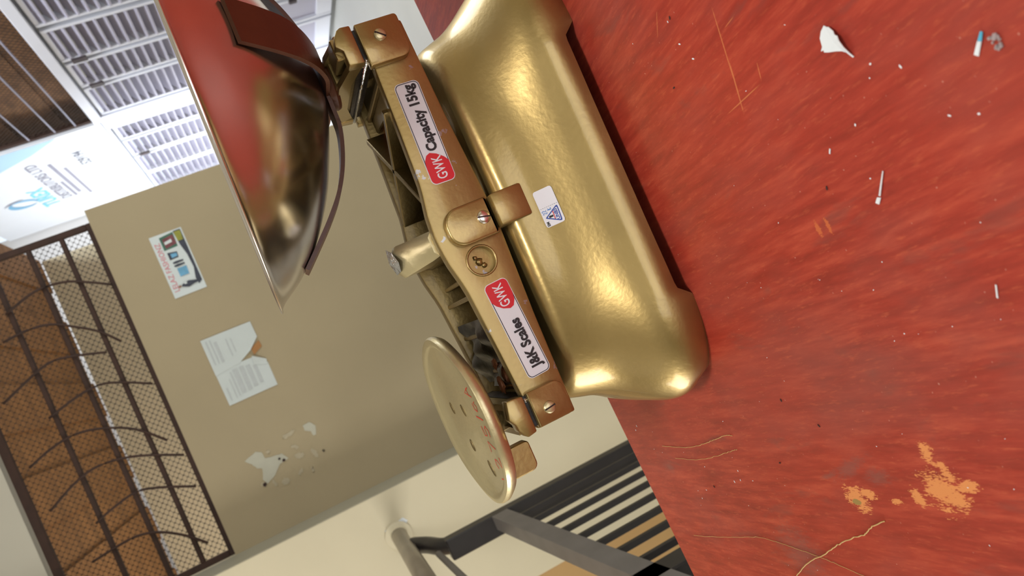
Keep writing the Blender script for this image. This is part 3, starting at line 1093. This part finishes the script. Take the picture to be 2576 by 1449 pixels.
web(0.030, -0.057, 0.122, 0.057, 0.0058, 0.126, 0.1575)
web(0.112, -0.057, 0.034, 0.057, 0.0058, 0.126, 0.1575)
obj('end_web', prism_xy([(0.118, -0.057), (0.176, -0.057), (0.176, 0.057), (0.126, 0.057)], 0.138, 0.1445, 0.001, 1), 'gold_shaded', sc)
obj('end_web', prism_xy([(-0.176, -0.057), (-0.150, -0.057), (-0.150, 0.057), (-0.176, 0.057)], 0.124, 0.132, 0.001, 1), 'gold_shaded', sc)
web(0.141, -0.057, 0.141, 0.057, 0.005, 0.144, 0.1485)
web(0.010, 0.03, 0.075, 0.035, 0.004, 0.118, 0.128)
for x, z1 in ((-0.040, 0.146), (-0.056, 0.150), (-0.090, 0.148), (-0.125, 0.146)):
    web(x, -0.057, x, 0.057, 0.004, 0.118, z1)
obj('pit_floor', mk_box(-0.15, 0.02, -0.057, 0.057, 0.112, 0.119), 'gold_shaded', sc)
# centre member with its tongue
obj('centre_member', prism_xz([(-0.016, 0.112), (0.010, 0.112), (0.010, 0.150), (0.006, 0.158), (-0.012, 0.158), (-0.016, 0.150)], -0.057, 0.057, 0.002, 2), 'gold_shaded', sc, 30)
bm = bmesh.new()
secs = [(-0.056, 0.158, 0.165, 0.011), (-0.045, 0.158, 0.170, 0.012), (-0.030, 0.160, 0.180, 0.013), (-0.020, 0.162, 0.190, 0.014), (-0.012, 0.163, 0.192, 0.014), (0.004, 0.16, 0.186, 0.013), (0.012, 0.157, 0.168, 0.010)]
prev = None
for (y, z0, z1, w_) in secs:
    cur = [bm.verts.new((-0.004 + sx_ * w_, y, z)) for sx_, z in ((-1, z0), (-1, z1 - 0.004), (-0.6, z1), (0.6, z1), (1, z1 - 0.004), (1, z0))]
    if prev:
        for k in range(6):
            bm.faces.new((prev[k], prev[(k + 1) % 6], cur[(k + 1) % 6], cur[k]))
    else:
        bm.faces.new(cur[::-1])
    prev = cur
bm.faces.new(prev)
tongue = obj('tongue', bm, 'brass', sc, 40)
bm = bmesh.new()
pv = [bm.verts.new(p) for p in ((-0.012, -0.022, 0.1905), (-0.004, -0.026, 0.190), (0.006, -0.020, 0.1915), (0.012, -0.006, 0.193), (0.008, 0.004, 0.190), (-0.006, 0.003, 0.192), (-0.013, -0.010, 0.193))]
ct = bm.verts.new((-0.001, -0.01, 0.1955))
for k in range(7):
    bm.faces.new((pv[k], pv[(k + 1) % 7], ct))
obj('filed_tip', bm, 'bare', tongue)


def screw(parent, x, y, z, r=0.0055, slot=0.6, mat='brass'):
    bm = lathe([(0, 0.0022), (r * 0.6, 0.0021), (r * 0.9, 0.0014), (r, 0.0004), (r, -0.001)], 28)
    o = obj('screw', bm, mat, parent, True)
    o.location = (x, y, z)
    o.rotation_euler = (math.pi / 2, 0, 0)
    c_, s_ = math.cos(slot), math.sin(slot)
    bm = bmesh.new()
    box(bm, -r * 0.92, r * 0.92, -0.0006, 0.0006, 0.0012, 0.00235)
    sl = obj('screw_slot', bm, 'dark_bit', parent)
    sl.location = (x, y, z)
    sl.rotation_euler = Matrix.Rotation(math.pi / 2, 3, 'X').to_4x4().to_3x3().to_euler()
    sl.rotation_euler = (Matrix.Rotation(math.pi / 2, 3, 'X') @ Matrix.Rotation(slot, 3, 'Z')).to_euler()


# end blocks over the knife edges
YB0 = -0.0785
for s in (1, -1):
    if s > 0:
        pl = rounded(0.1435, 0.1795, 0.119, 0.1555, 0.009, 5, (0.9, 0.35, 0.12, 0.12))
    else:
        pl = rounded(-0.1745, -0.1445, 0.1165, 0.1480, 0.009, 5, (0.5, 0.9, 0.10, 0.10))
    blk = obj('end_block', prism_xz(pl, YB0, YF0 + 0.001, 0.0012, 2), 'gold', sc, 35)
    screw(blk, 0.1655 if s > 0 else -0.1625, YB0, 0.1385 if s > 0 else 0.1345, 0.0052, 0.9 if s > 0 else -1.45)
    pr = [(x, z) for x, z in pl]
    blk2 = obj('end_block', prism_xz(pr, -YF0 - 0.001, -YB0, 0.0012, 2), 'gold', sc, 35)
    ke = (0.1515, 0.1775, 0.1500, 0.1620) if s > 0 else (-0.1725, -0.1465, 0.1430, 0.1545)
    obj('knife_edge', mk_box(ke[0], ke[1], YB0 + 0.006, -YB0 - 0.006, ke[2], ke[3]), 'dark_scrap', sc)
    # steel pin showing under the block
    obj('knife_pin', tube([((0.150 if s > 0 else -0.150), YB0 + 0.003, 0.1565 if s > 0 else 0.1495), ((0.150 if s > 0 else -0.150), -YB0 - 0.003, 0.1565 if s > 0 else 0.1495)], 0.0016, 10), 'bare', sc, True)

# bearing cover and the fork on the base
cov = obj('bearing_cover', prism_xz(rounded(-0.0175, 0.0140, 0.1135, 0.1535, 0.013, 7, (0.05, 0.05, 1, 1)), -0.0810, YF0 + 0.001, 0.0022, 3), 'gold', sc, 35)
screw(cov, -0.0015, -0.0810, 0.1215, 0.0056, 1.35, 'steel')
obj('bearing_fork', mk_box(-0.0145, 0.0130, -0.0905, -0.055, 0.0845, 0.1125, 0.002, 2), 'gold', sc, 35)
obj('bearing_fork', mk_box(-0.0145, 0.0130, 0.055, 0.0905, 0.0845, 0.1125, 0.002, 2), 'gold', sc, 35)

# yoke under the dish ---------------------------------------------------
YR = [(0.1484, 0.1585), (0.1805, 0.1585), (0.1812, 0.1665), (0.1795, 0.1700), (0.1735, 0.1745), (0.1672, 0.1760), (0.1625, 0.1712), (0.1500, 0.1712)]
for (y0, y1) in ((-0.0775, -0.064), (0.064, 0.0775)):
    obj('yoke_cheek', prism_xz(YR, y0, y1, 0.0012, 2), 'gold', sc, 35)


def rail(path, w, h, name, mat='gold'):
    """bar of rectangular section along a path in 3D; w across x, h down"""
    bm = bmesh.new()
    prev = None
    for p in path:
        x, y, z = p
        cur = [bm.verts.new(q) for q in ((x - w / 2, y, z - h), (x + w / 2, y, z - h), (x + w / 2, y, z), (x - w / 2, y, z))]
        if prev:
            for k in range(4):
                bm.faces.new((prev[k], prev[(k + 1) % 4], cur[(k + 1) % 4], cur[k]))
        else:
            bm.faces.new(cur[::-1])
        prev = cur
    bm.faces.new(prev)
    return obj(name, bm, mat, sc)


rail([(0.1525, -0.066, 0.1700), (0.1525, -0.03, 0.1775), (0.1525, 0.03, 0.1775), (0.1525, 0.066, 0.1700)], 0.005, 0.011, 'yoke_rail')
rail([(0.1775, -0.066, 0.1720), (0.1775, -0.03, 0.1800), (0.1775, 0.03, 0.1800), (0.1775, 0.066, 0.1720)], 0.005, 0.011, 'yoke_rail')
for y0, y1 in ((-0.066, -0.034), (0.034, 0.066)):
    obj('yoke_block', mk_box(0.160, 0.1785, y0, y1, 0.164, 0.1765, 0.001, 1), 'gold', sc)
for y in (-0.022, 0.022):
    obj('yoke_cross', mk_box(0.153, 0.178, y - 0.005, y + 0.005, 0.166, 0.178, 0.001, 1), 'gold', sc)
obj('yoke_floor', mk_box(0.153, 0.178, -0.064, 0.064, 0.1600, 0.1645), 'gold_shaded', sc)
obj('yoke_stem', mk_box(0.156, 0.174, -0.009, 0.009, 0.110, 0.176, 0.001, 1), 'gold_shaded', sc)
hub = obj('spider_hub', lathe([(0, 0.176), (0.021, 0.176), (0.022, 0.179), (0.020, 0.184), (0, 0.185)], 32), 'arm', sc, 30)
hub.location = (0.165, 0, 0)

# spider arms that carry the dish
ARM = [(0.000, 0.1855), (0.022, 0.1855), (0.042, 0.1865), (0.069, 0.1950), (0.092, 0.2070), (0.111, 0.2220), (0.130, 0.2400), (0.150, 0.2600)]


def arm(ang, r_end, w0, w1, th=0.0035):
    pts = [p for p in spline([(r, 0, z) for r, z in ARM], 5) if p.x <= r_end]
    bm = bmesh.new()
    prev = None
    for i, p in enumerate(pts):
        t = pts[min(i + 1, len(pts) - 1)] - pts[max(i - 1, 0)]
        t.normalize()
        nrm = Vector((-t.z, 0, t.x))
        k = p.x / r_end
        w = w0 + (w1 - w0) * smooth01((k - 0.15) / 0.6)
        cur = [bm.verts.new(p + nrm * a + Vector((0, b, 0))) for a, b in ((-th / 2, -w / 2), (-th / 2, w / 2), (th / 2, w / 2), (th / 2, -w / 2))]
        if prev:
            for q in range(4):
                bm.faces.new((prev[q], prev[(q + 1) % 4], cur[(q + 1) % 4], cur[q]))
        else:
            bm.faces.new(cur[::-1])
        prev = cur
    bm.faces.new(prev)
    o = obj('spider_arm', bm, 'arm', sc, 40)
    o.matrix_local = Matrix.Translation((0.165, 0, 0.187)) @ Matrix.Rotation(0.0286, 4, 'Y') @ Matrix.Translation((0, 0, -0.1875)) @ Matrix.Rotation(math.radians(ang), 4, 'Z')
    return o


arm(-83, 0.141, 0.026, 0.036)
arm(180, 0.150, 0.026, 0.034)
arm(97, 0.140, 0.026, 0.036)
arm(0, 0.150, 0.026, 0.036)

# weight plate at the left end -------------------------------------------
PR = 0.0785
plate = obj('weight_plate', lathe([(0, -0.010), (PR - 0.010, -0.0105), (PR - 0.003, -0.008), (PR, -0.004), (PR + 0.0003, 0.0), (PR - 0.001, 0.0022), (PR - 0.004, 0.0026), (PR - 0.0075, 0.0012), (PR - 0.010, 0.0002), (0.03, 0.0), (0, 0.0)], 72), 'brass', sc, 35)
for v in plate.data.vertices:
    a = math.atan2(v.co.y, v.co.x)
    r0 = math.hypot(v.co.x, v.co.y)
    if r0 > 0.05:
        k = 1 + 0.012 * math.cos(6 * a + 0.5) + 0.006 * math.sin(3 * a)
        v.co.x *= k
        v.co.y *= k
plate.location = (-0.153, 0.0, 0.189)
plate.rotation_euler = (0.0735, 0, 0)
PLM = Matrix.Translation((-0.153, 0, 0.189)) @ Matrix.Rotation(0.0735, 4, 'X')
for (x, y, rx, ry, ro) in ((0.012, 0.022, 0.006, 0.003, .2), (0.010, -0.012, 0.006, 0.0022, .3), (-0.024, 0.008, 0.006, 0.003, .1), (-0.044, -0.022, 0.008, 0.003, .3)):
    bmx = lathe([(0, 0.0002), (0.6, 0.0003), (0.9, 0.0006), (1.0, 0.0001)], 16)
    for q in bmx.verts:
        X, Y = q.co.x * rx, q.co.y * ry
        q.co.x = x + X * math.cos(ro) - Y * math.sin(ro)
        q.co.y = y + X * math.sin(ro) + Y * math.cos(ro)
    obj('dent', bmx, 'dent', plate)
# red pen marks near the front rim
PEN = [[(0, 0), (0, 1)], [(.45, .75), (.6, 1), (.85, .9), (.8, .6), (.5, 0), (.95, 0)], [(1.15, 1), (1.6, 1), (1.3, 0)], [(2.25, 1), (1.85, 1), (1.85, .6), (2.15, .55), (2.25, .25), (2.05, 0), (1.8, .1)],
       [(2.5, 0), (2.65, 1)], [(3.2, .55), (2.95, .6), (2.85, .25), (3.05, 0), (3.2, .3), (3.25, 0)], [(3.45, 0), (3.65, 1), (3.85, 0)], [(3.5, .4), (3.82, .4)]]
for st_ in PEN:
    pth = [(-0.052 + px * 0.0215 * (1.0 if px > .3 else 1), -0.047 - 0.008 * (1 - abs(px - 2) / 2) + (py - 0.5) * 0.014) for px, py in st_]
    vv, ff = strip2d(pth, 0.0013)
    flat('pen_mark', vv, ff, lambda a, b: (a, b, 0.0004), 'red_ink', plate)

YL = [(-0.1758, 0.1515), (-0.1455, 0.1515), (-0.1440, 0.1600), (-0.1440, 0.1655), (-0.1587, 0.1690), (-0.1645, 0.1655), (-0.1700, 0.1650), (-0.1772, 0.1600)]
for (y0, y1) in ((-0.0775, -0.062), (0.062, 0.0775)):
    obj('yoke_cheek', prism_xz(YL, y0, y1, 0.0012, 2), 'gold', sc, 35)
rail([(-0.150, -0.064, 0.165), (-0.150, 0.064, 0.165)], 0.006, 0.010, 'yoke_rail')
rail([(-0.172, -0.064, 0.163), (-0.172, 0.064, 0.163)], 0.006, 0.010, 'yoke_rail')
obj('yoke_stem', mk_box(-0.170, -0.152, -0.010, 0.010, 0.110, 0.181, 0.001, 1), 'gold_shaded', sc)
obj('yoke_cross', mk_box(-0.173, -0.149, -0.024, -0.014, 0.155, 0.180, 0.001, 1), 'gold_shaded', sc)
obj('yoke_cross', mk_box(-0.173, -0.149, 0.014, 0.024, 0.155, 0.182, 0.001, 1), 'gold_shaded', sc)
obj('plate_lug', prism_xz(rounded(-0.2120, -0.186, 0.1520, 0.1815, 0.006, 4, (1, .6, 0, 0)), -0.036, -0.024, 0.001, 1), 'gold', sc)

# crumpled scrap and rust stuffed in the left half of the beam
bm = bmesh.new()
n1, n2 = 13, 13
g = [[bm.verts.new((-0.136 + 0.060 * i / (n1 - 1), -0.054 + 0.095 * j / (n2 - 1), 0.149 + 0.004 * math.sin(i * 0.7 + j * 0.45) + 0.002 * math.sin(i * 1.1 - j * 0.8) + 0.001 * random.uniform(-1, 1))) for j in range(n2)] for i in range(n1)]
for i in range(n1 - 1):
    for j in range(n2 - 1):
        bm.faces.new((g[i][j], g[i + 1][j], g[i + 1][j + 1], g[i][j + 1]))
obj('crumpled_scrap', bm, 'dark_scrap', sc, True)
for (x, y, z, r_) in ((-0.126, -0.047, 0.150, 0.006), (-0.135, -0.034, 0.153, 0.006), (-0.118, -0.030, 0.150, 0.005)):
    bmx = bmesh.new()
    bmesh.ops.create_icosphere(bmx, subdivisions=2, radius=r_)
    for q in bmx.verts:
        q.co = Vector((q.co.x * 1.3, q.co.y, q.co.z * 0.5)) * random.uniform(0.7, 1.2)
    o = obj('rust_lump', bmx, 'rust', sc)
    o.location = (x, y, z)

# ---- stickers on the beam
YS = YF0 - 0.0003


def beam_sticker(cx_, cz_, rot, wd, ht, words, red_left):
    c_, s_ = math.cos(rot), math.sin(rot)

    def fn(layer):
        return lambda u, v: (cx_ + u * c_ - v * s_, YS - 0.00012 * layer, cz_ + u * s_ + v * c_)
    bm = bmesh.new()
    out = rounded(-wd / 2, wd / 2, -ht / 2, ht / 2, 0.0046, 6)
    a = [bm.verts.new(fn(0)(u, v)) for u, v in out]
    b = [bm.verts.new((q.co.x, YF0 + 0.0002, q.co.z)) for q in a]
    bm.faces.new(a)
    for i in range(len(a)):
        j = (i + 1) % len(a)
        bm.faces.new((a[i], b[i], b[j], a[j]))
    st_ = obj('sticker', bm, 'white_label', sc)
    e = 0.0006
    p0 = rounded(-wd / 2 + e, wd / 2 - e, -ht / 2 + e, ht / 2 - e, 0.0042, 6)
    p1 = rounded(-wd / 2 + e + 0.0006, wd / 2 - e - 0.0006, -ht / 2 + e + 0.0006, ht / 2 - e - 0.0006, 0.0037, 6)
    n = len(p0)
    flat('outline', p0 + p1, [(i, (i + 1) % n, n + (i + 1) % n, n + i) for i in range(n)], fn(1), 'black_ink', st_)
    # red badge filling one end
    m = -1 if red_left else 1
    xe = wd / 2 - e
    he = ht / 2 - e
    badge = []
    if red_left:
        for k in range(5):
            a_ = math.radians(180 + 90 * k / 4)
            badge.append((-xe + 0.004 + 0.004 * math.cos(a_), -he + 0.004 + 0.004 * math.sin(a_)))
        badge += [(-0.315 * wd, -he), (-0.27 * wd, -he * 0.72), (-0.222 * wd, -he * 0.2), (-0.198 * wd, he * 0.32), (-0.215 * wd, he * 0.66), (-0.262 * wd, he * 0.92), (-0.33 * wd, he)]
        for k in range(5):
            a_ = math.radians(90 + 90 * k / 4)
            badge.append((-xe + 0.004 + 0.004 * math.cos(a_), he - 0.004 + 0.004 * math.sin(a_)))
        bx = -0.352 * wd
        tx, tw = 0.142 * wd, 0.66 * wd
    else:
        for k in range(5):
            a_ = math.radians(90 - 90 * k / 4)
            badge.append((xe - 0.004 + 0.004 * math.cos(a_), he - 0.004 + 0.004 * math.sin(a_)))
        for k in range(5):
            a_ = math.radians(0 - 90 * k / 4)
            badge.append((xe - 0.004 + 0.004 * math.cos(a_), -he + 0.004 + 0.004 * math.sin(a_)))
        badge += [(0.335 * wd, -he), (0.265 * wd, -he * 0.9), (0.212 * wd, -he * 0.60), (0.20 * wd, -he * 0.25), (0.228 * wd, he * 0.3), (0.275 * wd, he * 0.75), (0.325 * wd, he)]
        badge = badge[::-1]
        bx = 0.352 * wd
        tx, tw = -0.168 * wd, 0.52 * wd
    poly_flat('red_badge', badge, fn(2), 'red_label', st_)
    cap = max(p[1] for p in text_pts('H', 0.01, 0.0)[0]) - min(p[1] for p in text_pts('H', 0.01, 0.0)[0])

    def words_at(body, xmid, width, cap_h, bold, mat):
        v, f = text_pts(body, 0.01, bold, 'CENTER', 1.03)
        xs_ = [p[0] for p in v]
        m_ = (max(xs_) + min(xs_)) / 2
        h_ = text_pts('H', 0.01, 0.0)[0]
        mz = (max(p[1] for p in h_) + min(p[1] for p in h_)) / 2
        k_ = width / (max(xs_) - min(xs_))
        flat('lettering', [((p[0] - m_) * k_ + xmid, (p[1] - mz) * cap_h / cap - 0.0004) for p in v], f, fn(3), mat, st_)
    words_at('GWK', bx, 0.0195, 0.0082, 0.00012, 'white_label')
    words_at(words, tx, tw, 0.0080, 0.00042, 'black_ink')
    return st_


tag(beam_sticker(0.0815, 0.1348, math.radians(-2.0), 0.0875, 0.0212, 'Capacity 15kg', True), 'white sticker reading Capacity 15kg with red badge')
tag(beam_sticker(-0.0945, 0.1302, math.radians(3.2), 0.0845, 0.0212, 'J&K Scales', False), 'white sticker reading J&K Scales with red badge')


# ---- inspection sticker on the base, laid on the curved face
def on_base(layer, cu=-0.0150, cv=0.0718):
    def fn(u, v):
        h = base_bvh.ray_cast(Vector((cu + u, -0.3, cv + v * 0.93)), Vector((0, 1, 0)))
        if h[0] is None:
            return (cu + u, -0.1, cv + v)
        p = h[0] + h[1] * (0.0006 + 0.00015 * layer)
        return tuple(p)
    return fn


SW, SH = 0.0310, 0.0158


def grid_sticker():
    vs, fs = [], []
    nx, nz = 14, 8
    r_ = 0.0018
    for i in range(nx + 1):
        for j in range(nz + 1):
            u, v = -SW / 2 + SW * i / nx, -SH / 2 + SH * j / nz
            if i in (0, nx) and j in (0, nz):
                u *= 0.965
                v *= 0.93
            vs.append((u, v))
    for i in range(nx):
        for j in range(nz):
            a = i * (nz + 1) + j
            fs.append((a, a + nz + 1, a + nz + 2, a + 1))
    return vs, fs


vs, fs = grid_sticker()
isk = flat('inspection_sticker', vs, fs, on_base(0), 'white_label', sc)
tag(isk, 'small white inspection sticker with blue triangle emblem')


def suv(u, v):
    return ((u - 0.5) * SW, (v - 0.5) * SH)


def sprint(name, path, w, mat, layer=1):
    vv, ff = strip2d([suv(*p) for p in path], w)
    flat(name, vv, ff, on_base(layer), mat, isk)


def rtri(k):
    """rounded triangle outline scaled about its centroid"""
    A, B, C = (0.25, 0.88), (0.02, 0.12), (0.49, 0.08)
    G = ((A[0] + B[0] + C[0]) / 3, (A[1] + B[1] + C[1]) / 3)
    pts = []
    for P_, Q, R_, rr in ((A, C, B, 0.06), (B, A, C, 0.14), (C, B, A, 0.14)):
        for t in (0.0, 0.5, 1.0):
            q0 = (P_[0] + (Q[0] - P_[0]) * rr, P_[1] + (Q[1] - P_[1]) * rr)
            q1 = (P_[0] + (R_[0] - P_[0]) * rr, P_[1] + (R_[1] - P_[1]) * rr)
            m0 = ((1 - t) ** 2 * q0[0] + 2 * t * (1 - t) * P_[0] + t * t * q1[0], (1 - t) ** 2 * q0[1] + 2 * t * (1 - t) * P_[1] + t * t * q1[1])
            pts.append(m0)
    # order: A side from C to B, then B from A to C, then C from B to A
    return [(G[0] + (x - G[0]) * k, G[1] + (y - G[1]) * k) for x, y in pts]


o3, i3 = [suv(*p) for p in rtri(1.0)], [suv(*p) for p in rtri(0.80)]
n = len(o3)
flat('emblem', o3 + i3, [(i, (i + 1) % n, n + (i + 1) % n, n + i) for i in range(n)], on_base(1), 'blue_ink', isk)
sprint('emblem_line', [(0.115, 0.43), (0.37, 0.41)], 0.0006, 'red_label')
sprint('emblem_figure', [(0.245, 0.46), (0.245, 0.68)], 0.0016, 'black_ink')
sprint('emblem_figure', [(0.215, 0.60), (0.275, 0.61)], 0.0010, 'black_ink')


def stext(body, u, v, size, width, mat, off=0.0):
    vv, ff = text_pts(body, size, off)
    xs_ = [p[0] for p in vv]
    k_ = width / (max(xs_) - min(xs_))
    c0 = suv(u, v)
    flat('lettering', [(p[0] * k_ + c0[0], p[1] + c0[1]) for p in vv], ff, on_base(2), mat, isk)


stext('UNBS', 0.25, 0.27, 0.0040, 0.0090, 'blue_ink', 0.0001)
stext('EM', 0.085, 0.84, 0.0030, 0.0036, 'black_ink', 0.0001)
sprint('pen_mark', [(0.345, 0.86), (0.365, 0.92), (0.385, 0.85), (0.350, 0.70), (0.390, 0.69)], 0.0005, 'blue_pen')
sprint('pen_mark', [(0.405, 0.88), (0.425, 0.94), (0.447, 0.87), (0.410, 0.72), (0.455, 0.71)], 0.0005, 'blue_pen')
sprint('pen_mark', [(0.425, 0.64), (0.422, 0.42)], 0.0005, 'blue_pen')
sprint('pen_mark', [(0.465, 0.62), (0.424, 0.52), (0.468, 0.43)], 0.0005, 'blue_pen')
for k in range(9):
    sprint('dashed_line', [(0.515, 0.04 + k * 0.105), (0.515, 0.10 + k * 0.105)], 0.00025, 'black_ink')

# ------------------------------------------------------------------ steel dish
dish = empty('scale_dish', (OX + 0.165, OY, T + 0.187), (0, 0.0286, 0))
tag(dish, 'round polished steel scale dish carried by brown strap arms', 'dish')
prof_o = [(0, 0.0), (0.018, 0.0012), (0.035, 0.006), (0.062, 0.0165), (0.093, 0.0310), (0.128, 0.0545), (0.150, 0.0755), (0.1635, 0.0940), (0.1690, 0.0995), (0.1715, 0.1000), (0.1725, 0.1010), (0.1715, 0.1020), (0.1680, 0.1015)]
prof_i = [(0.162, 0.0960), (0.149, 0.0775), (0.127, 0.0565), (0.092, 0.0330), (0.061, 0.0182), (0.034, 0.0078), (0.018, 0.0030), (0, 0.0018)]
prof = [(max(0.0, p.x), p.y) for p in spline([(r, z, 0) for r, z in prof_o + prof_i], 4)]
obj('bowl', lathe(prof, 144), 'steel', dish, 60)

# ------------------------------------------------------------------ litter on the counter
ZT_ = T + 0.0002


def scrap(name, pts, lift, label, cat, mat, group=None):
    """torn sheet; lift gives the height of each corner"""
    cx_ = sum(p[0] for p in pts) / len(pts)
    cy_ = sum(p[1] for p in pts) / len(pts)
    bm = bmesh.new()
    vs_ = [bm.verts.new((x - cx_, y - cy_, l)) for (x, y), l in zip(pts, lift)]
    c_ = bm.verts.new((0, 0, sum(lift) / len(lift) * 0.6))
    for i in range(len(vs_)):
        bm.faces.new((vs_[i], vs_[(i + 1) % len(vs_)], c_))
    bmesh.ops.recalc_face_normals(bm, faces=bm.faces)
    r_ = bmesh.ops.extrude_face_region(bm, geom=bm.faces[:])
    bmesh.ops.translate(bm, verts=[e for e in r_['geom'] if isinstance(e, bmesh.types.BMVert)], vec=(0, 0, 0.0004))
    o = obj(name, bm, mat, None, loc=(cx_, cy_, ZT_))
    tag(o, label, cat, group)
    return o


FL = [(0.0576, 0.3141), (0.0559, 0.312), (0.0556, 0.3102), (0.0523, 0.3078), (0.0502, 0.3074), (0.049, 0.3061), (0.0466, 0.3059), (0.0427, 0.3054), (0.0387, 0.3044), (0.0362, 0.3043), (0.0361, 0.3053), (0.0398, 0.3072), (0.0414, 0.309), (0.0429, 0.3124), (0.0448, 0.3186), (0.0459, 0.3211), (0.047, 0.3208), (0.0472, 0.3228), (0.0489, 0.3208), (0.0532, 0.3199), (0.0559, 0.3174)]
scrap('torn_paper', FL, [0.0003, .001, .002, .0025, .003, .003, .0035, .003, .002, .0005, .0003, .0008, .001, .001, .0003, .0002, .0002, .0002, .0002, .0002, .0002], 'largest torn white paper scrap with a pointed tail on the red counter', 'paper scrap', 'paper')
scrap('paper_sliver', [(-0.0215, 0.3175), (-0.0218, 0.3161), (-0.0334, 0.3246), (-0.0329, 0.3265)], [.0002, .0012, .0012, .0002], 'long white paper sliver beside a tiny white chip on the counter', 'paper scrap', 'paper')
scrap('paper_chip', [(-0.0336, 0.328), (-0.0343, 0.3252), (-0.0374, 0.3283), (-0.0361, 0.3306)], [.0002, .0008, .0006, .0002], 'tiny white paper chip at the end of the long sliver', 'paper scrap', 'paper')
scrap('paper_curl', [(0.0148, 0.2403), (0.0099, 0.2444), (0.0113, 0.2462), (0.0158, 0.2424)], [.001, .0004, .0002, .0002], 'white curl of paper touching a blue chip on the counter', 'paper scrap', 'paper')
scrap('blue_chip', [(0.0189, 0.2395), (0.0182, 0.2381), (0.0149, 0.2401), (0.0158, 0.2422)], [.0002, .001, .001, .0003], 'small bright blue paper chip on the red counter', 'paper scrap', 'blue_paper')
scrap('paper_sliver', [(-0.0002, 0.3454), (-0.0008, 0.3446), (-0.0032, 0.3462), (-0.0027, 0.3471)], [.0002, .0005, .0005, .0002], 'very short white paper sliver between the scale and the long sliver', 'paper scrap', 'paper')
scrap('paper_sliver', [(-0.0891, 0.2828), (-0.0895, 0.282), (-0.0959, 0.2841), (-0.0955, 0.285)], [.0002, .0005, .0005, .0002], 'thin white sliver near the right edge of the picture', 'paper scrap', 'paper')
bmx = bmesh.new()
for k in range(14):
    r_ = random.uniform(0.0006, 0.0013)
    bmesh.ops.create_icosphere(bmx, subdivisions=1, radius=r_, matrix=Matrix.Translation((random.gauss(0, 0.0018), random.gauss(0, 0.0012), r_)))
tag(obj('grit_crumb', bmx, 'grey_bit', None, loc=(0.0128, 0.2347, ZT_)), 'small pale clump of grit beside the blue paper chip', 'grit', kind='stuff')
# crumbs
bmx = bmesh.new()
SP = [(-0.0125, 0.2553), (0.0292, 0.2975), (0.0213, 0.2823), (0.0055, 0.3219), (-0.0679, 0.3439), (-0.0231, 0.3273), (0.0233, 0.3014), (0.0877, 0.4246), (0.118, 0.4336), (0.1248, 0.4825), (0.1012, 0.4316), (-0.1099, 0.3504), (-0.1138, 0.3599),
      (-0.1923, 0.7825), (-0.1977, 0.79), (-0.2181, 0.763), (-0.2202, 0.7453), (-0.2266, 0.6625), (-0.2325, 0.6056), (-0.2357, 0.6173), (-0.2569, 0.6999), (-0.2532, 0.6807), (-0.2647, 0.698), (-0.2304, 0.5849), (-0.2235, 0.6029), (-0.2578, 0.611), (-0.0084, 0.269)]
for _ in range(70):
    SP.append((random.uniform(-0.33, 0.15), random.uniform(0.22, 0.75)))
for i, (x, y) in enumerate(SP):
    if 0.50 < y and x > -0.155:
        continue
    r_ = random.uniform(0.0003, 0.0006) * (1.1 if i < 27 else 0.6)
    a = random.uniform(0, 3.14)
    mt_ = Matrix.Translation((x, y, r_ * 0.5)) @ Matrix.Rotation(a, 4, 'Z') @ Matrix.Diagonal((random.uniform(1, 2.6), 1, 0.5, 1))
    bmesh.ops.create_icosphere(bmx, subdivisions=1, radius=r_, matrix=mt_)
tag(obj('dust_specks', bmx, 'paper', None, loc=(0, 0, ZT_)), 'pale dust specks and crumbs scattered over the red counter', 'crumbs', kind='stuff')
bmx = bmesh.new()
for (x, y) in ((-0.1721, 0.4621), (-0.1538, 0.4934), (-0.2079, 0.5314), (-0.2468, 0.6611), (0.0805, 0.4576), (0.119, 0.43), (-0.02, 0.36)):
    mt_ = Matrix.Translation((x, y, 0.0003)) @ Matrix.Rotation(random.uniform(0, 3), 4, 'Z') @ Matrix.Diagonal((2.2, 1, 0.5, 1))
    bmesh.ops.create_icosphere(bmx, subdivisions=1, radius=0.0007, matrix=mt_)
tag(obj('dark_crumbs', bmx, 'dark_bit', None, loc=(0, 0, ZT_)), 'tiny dark crumbs scattered over the red counter', 'crumbs', kind='stuff')

TH = [([(-0.212, 0.7379), (-0.2087, 0.6849), (-0.2023, 0.6476), (-0.1949, 0.6181), (-0.1893, 0.5972), (-0.1889, 0.5857)], 0.00032, 'upper of two short pale threads left of the scale foot'),
      ([(-0.2237, 0.7185), (-0.2206, 0.6751), (-0.2144, 0.6392), (-0.2064, 0.6074), (-0.2014, 0.5878)], 0.00026, 'thinner lower one of two short pale threads left of the scale foot'),
      ([(-0.2385, 0.4365), (-0.2469, 0.4536), (-0.2543, 0.4643), (-0.2609, 0.4815), (-0.2706, 0.5015), (-0.2834, 0.5244), (-0.2961, 0.5506), (-0.3173, 0.5816), (-0.335, 0.60)], 0.00048, 'thick twisted straw-coloured thread near the worn orange patch'),
      ([(-0.3172, 0.758), (-0.3061, 0.6956), (-0.2911, 0.6271), (-0.2879, 0.5994), (-0.2877, 0.5645), (-0.2878, 0.5371), (-0.2893, 0.5146), (-0.2916, 0.4874), (-0.294, 0.46)], 0.00022, 'long hair-thin pale thread crossing the thick thread')]
for pts, r_, lab in TH:
    c_ = pts[0]
    pth = spline([(x - c_[0], y - c_[1], r_ * 1.2 + 0.0001) for x, y in pts], 8)
    for i, p in enumerate(pth):
        p.x += random.gauss(0, 0.00022)
        p.y += random.gauss(0, 0.00022)
    tag(obj('loose_thread', tube(pth, r_, 6), 'thread', None, True, loc=(c_[0], c_[1], ZT_)), lab, 'thread', 'loose threads on the counter')
bmb.free()
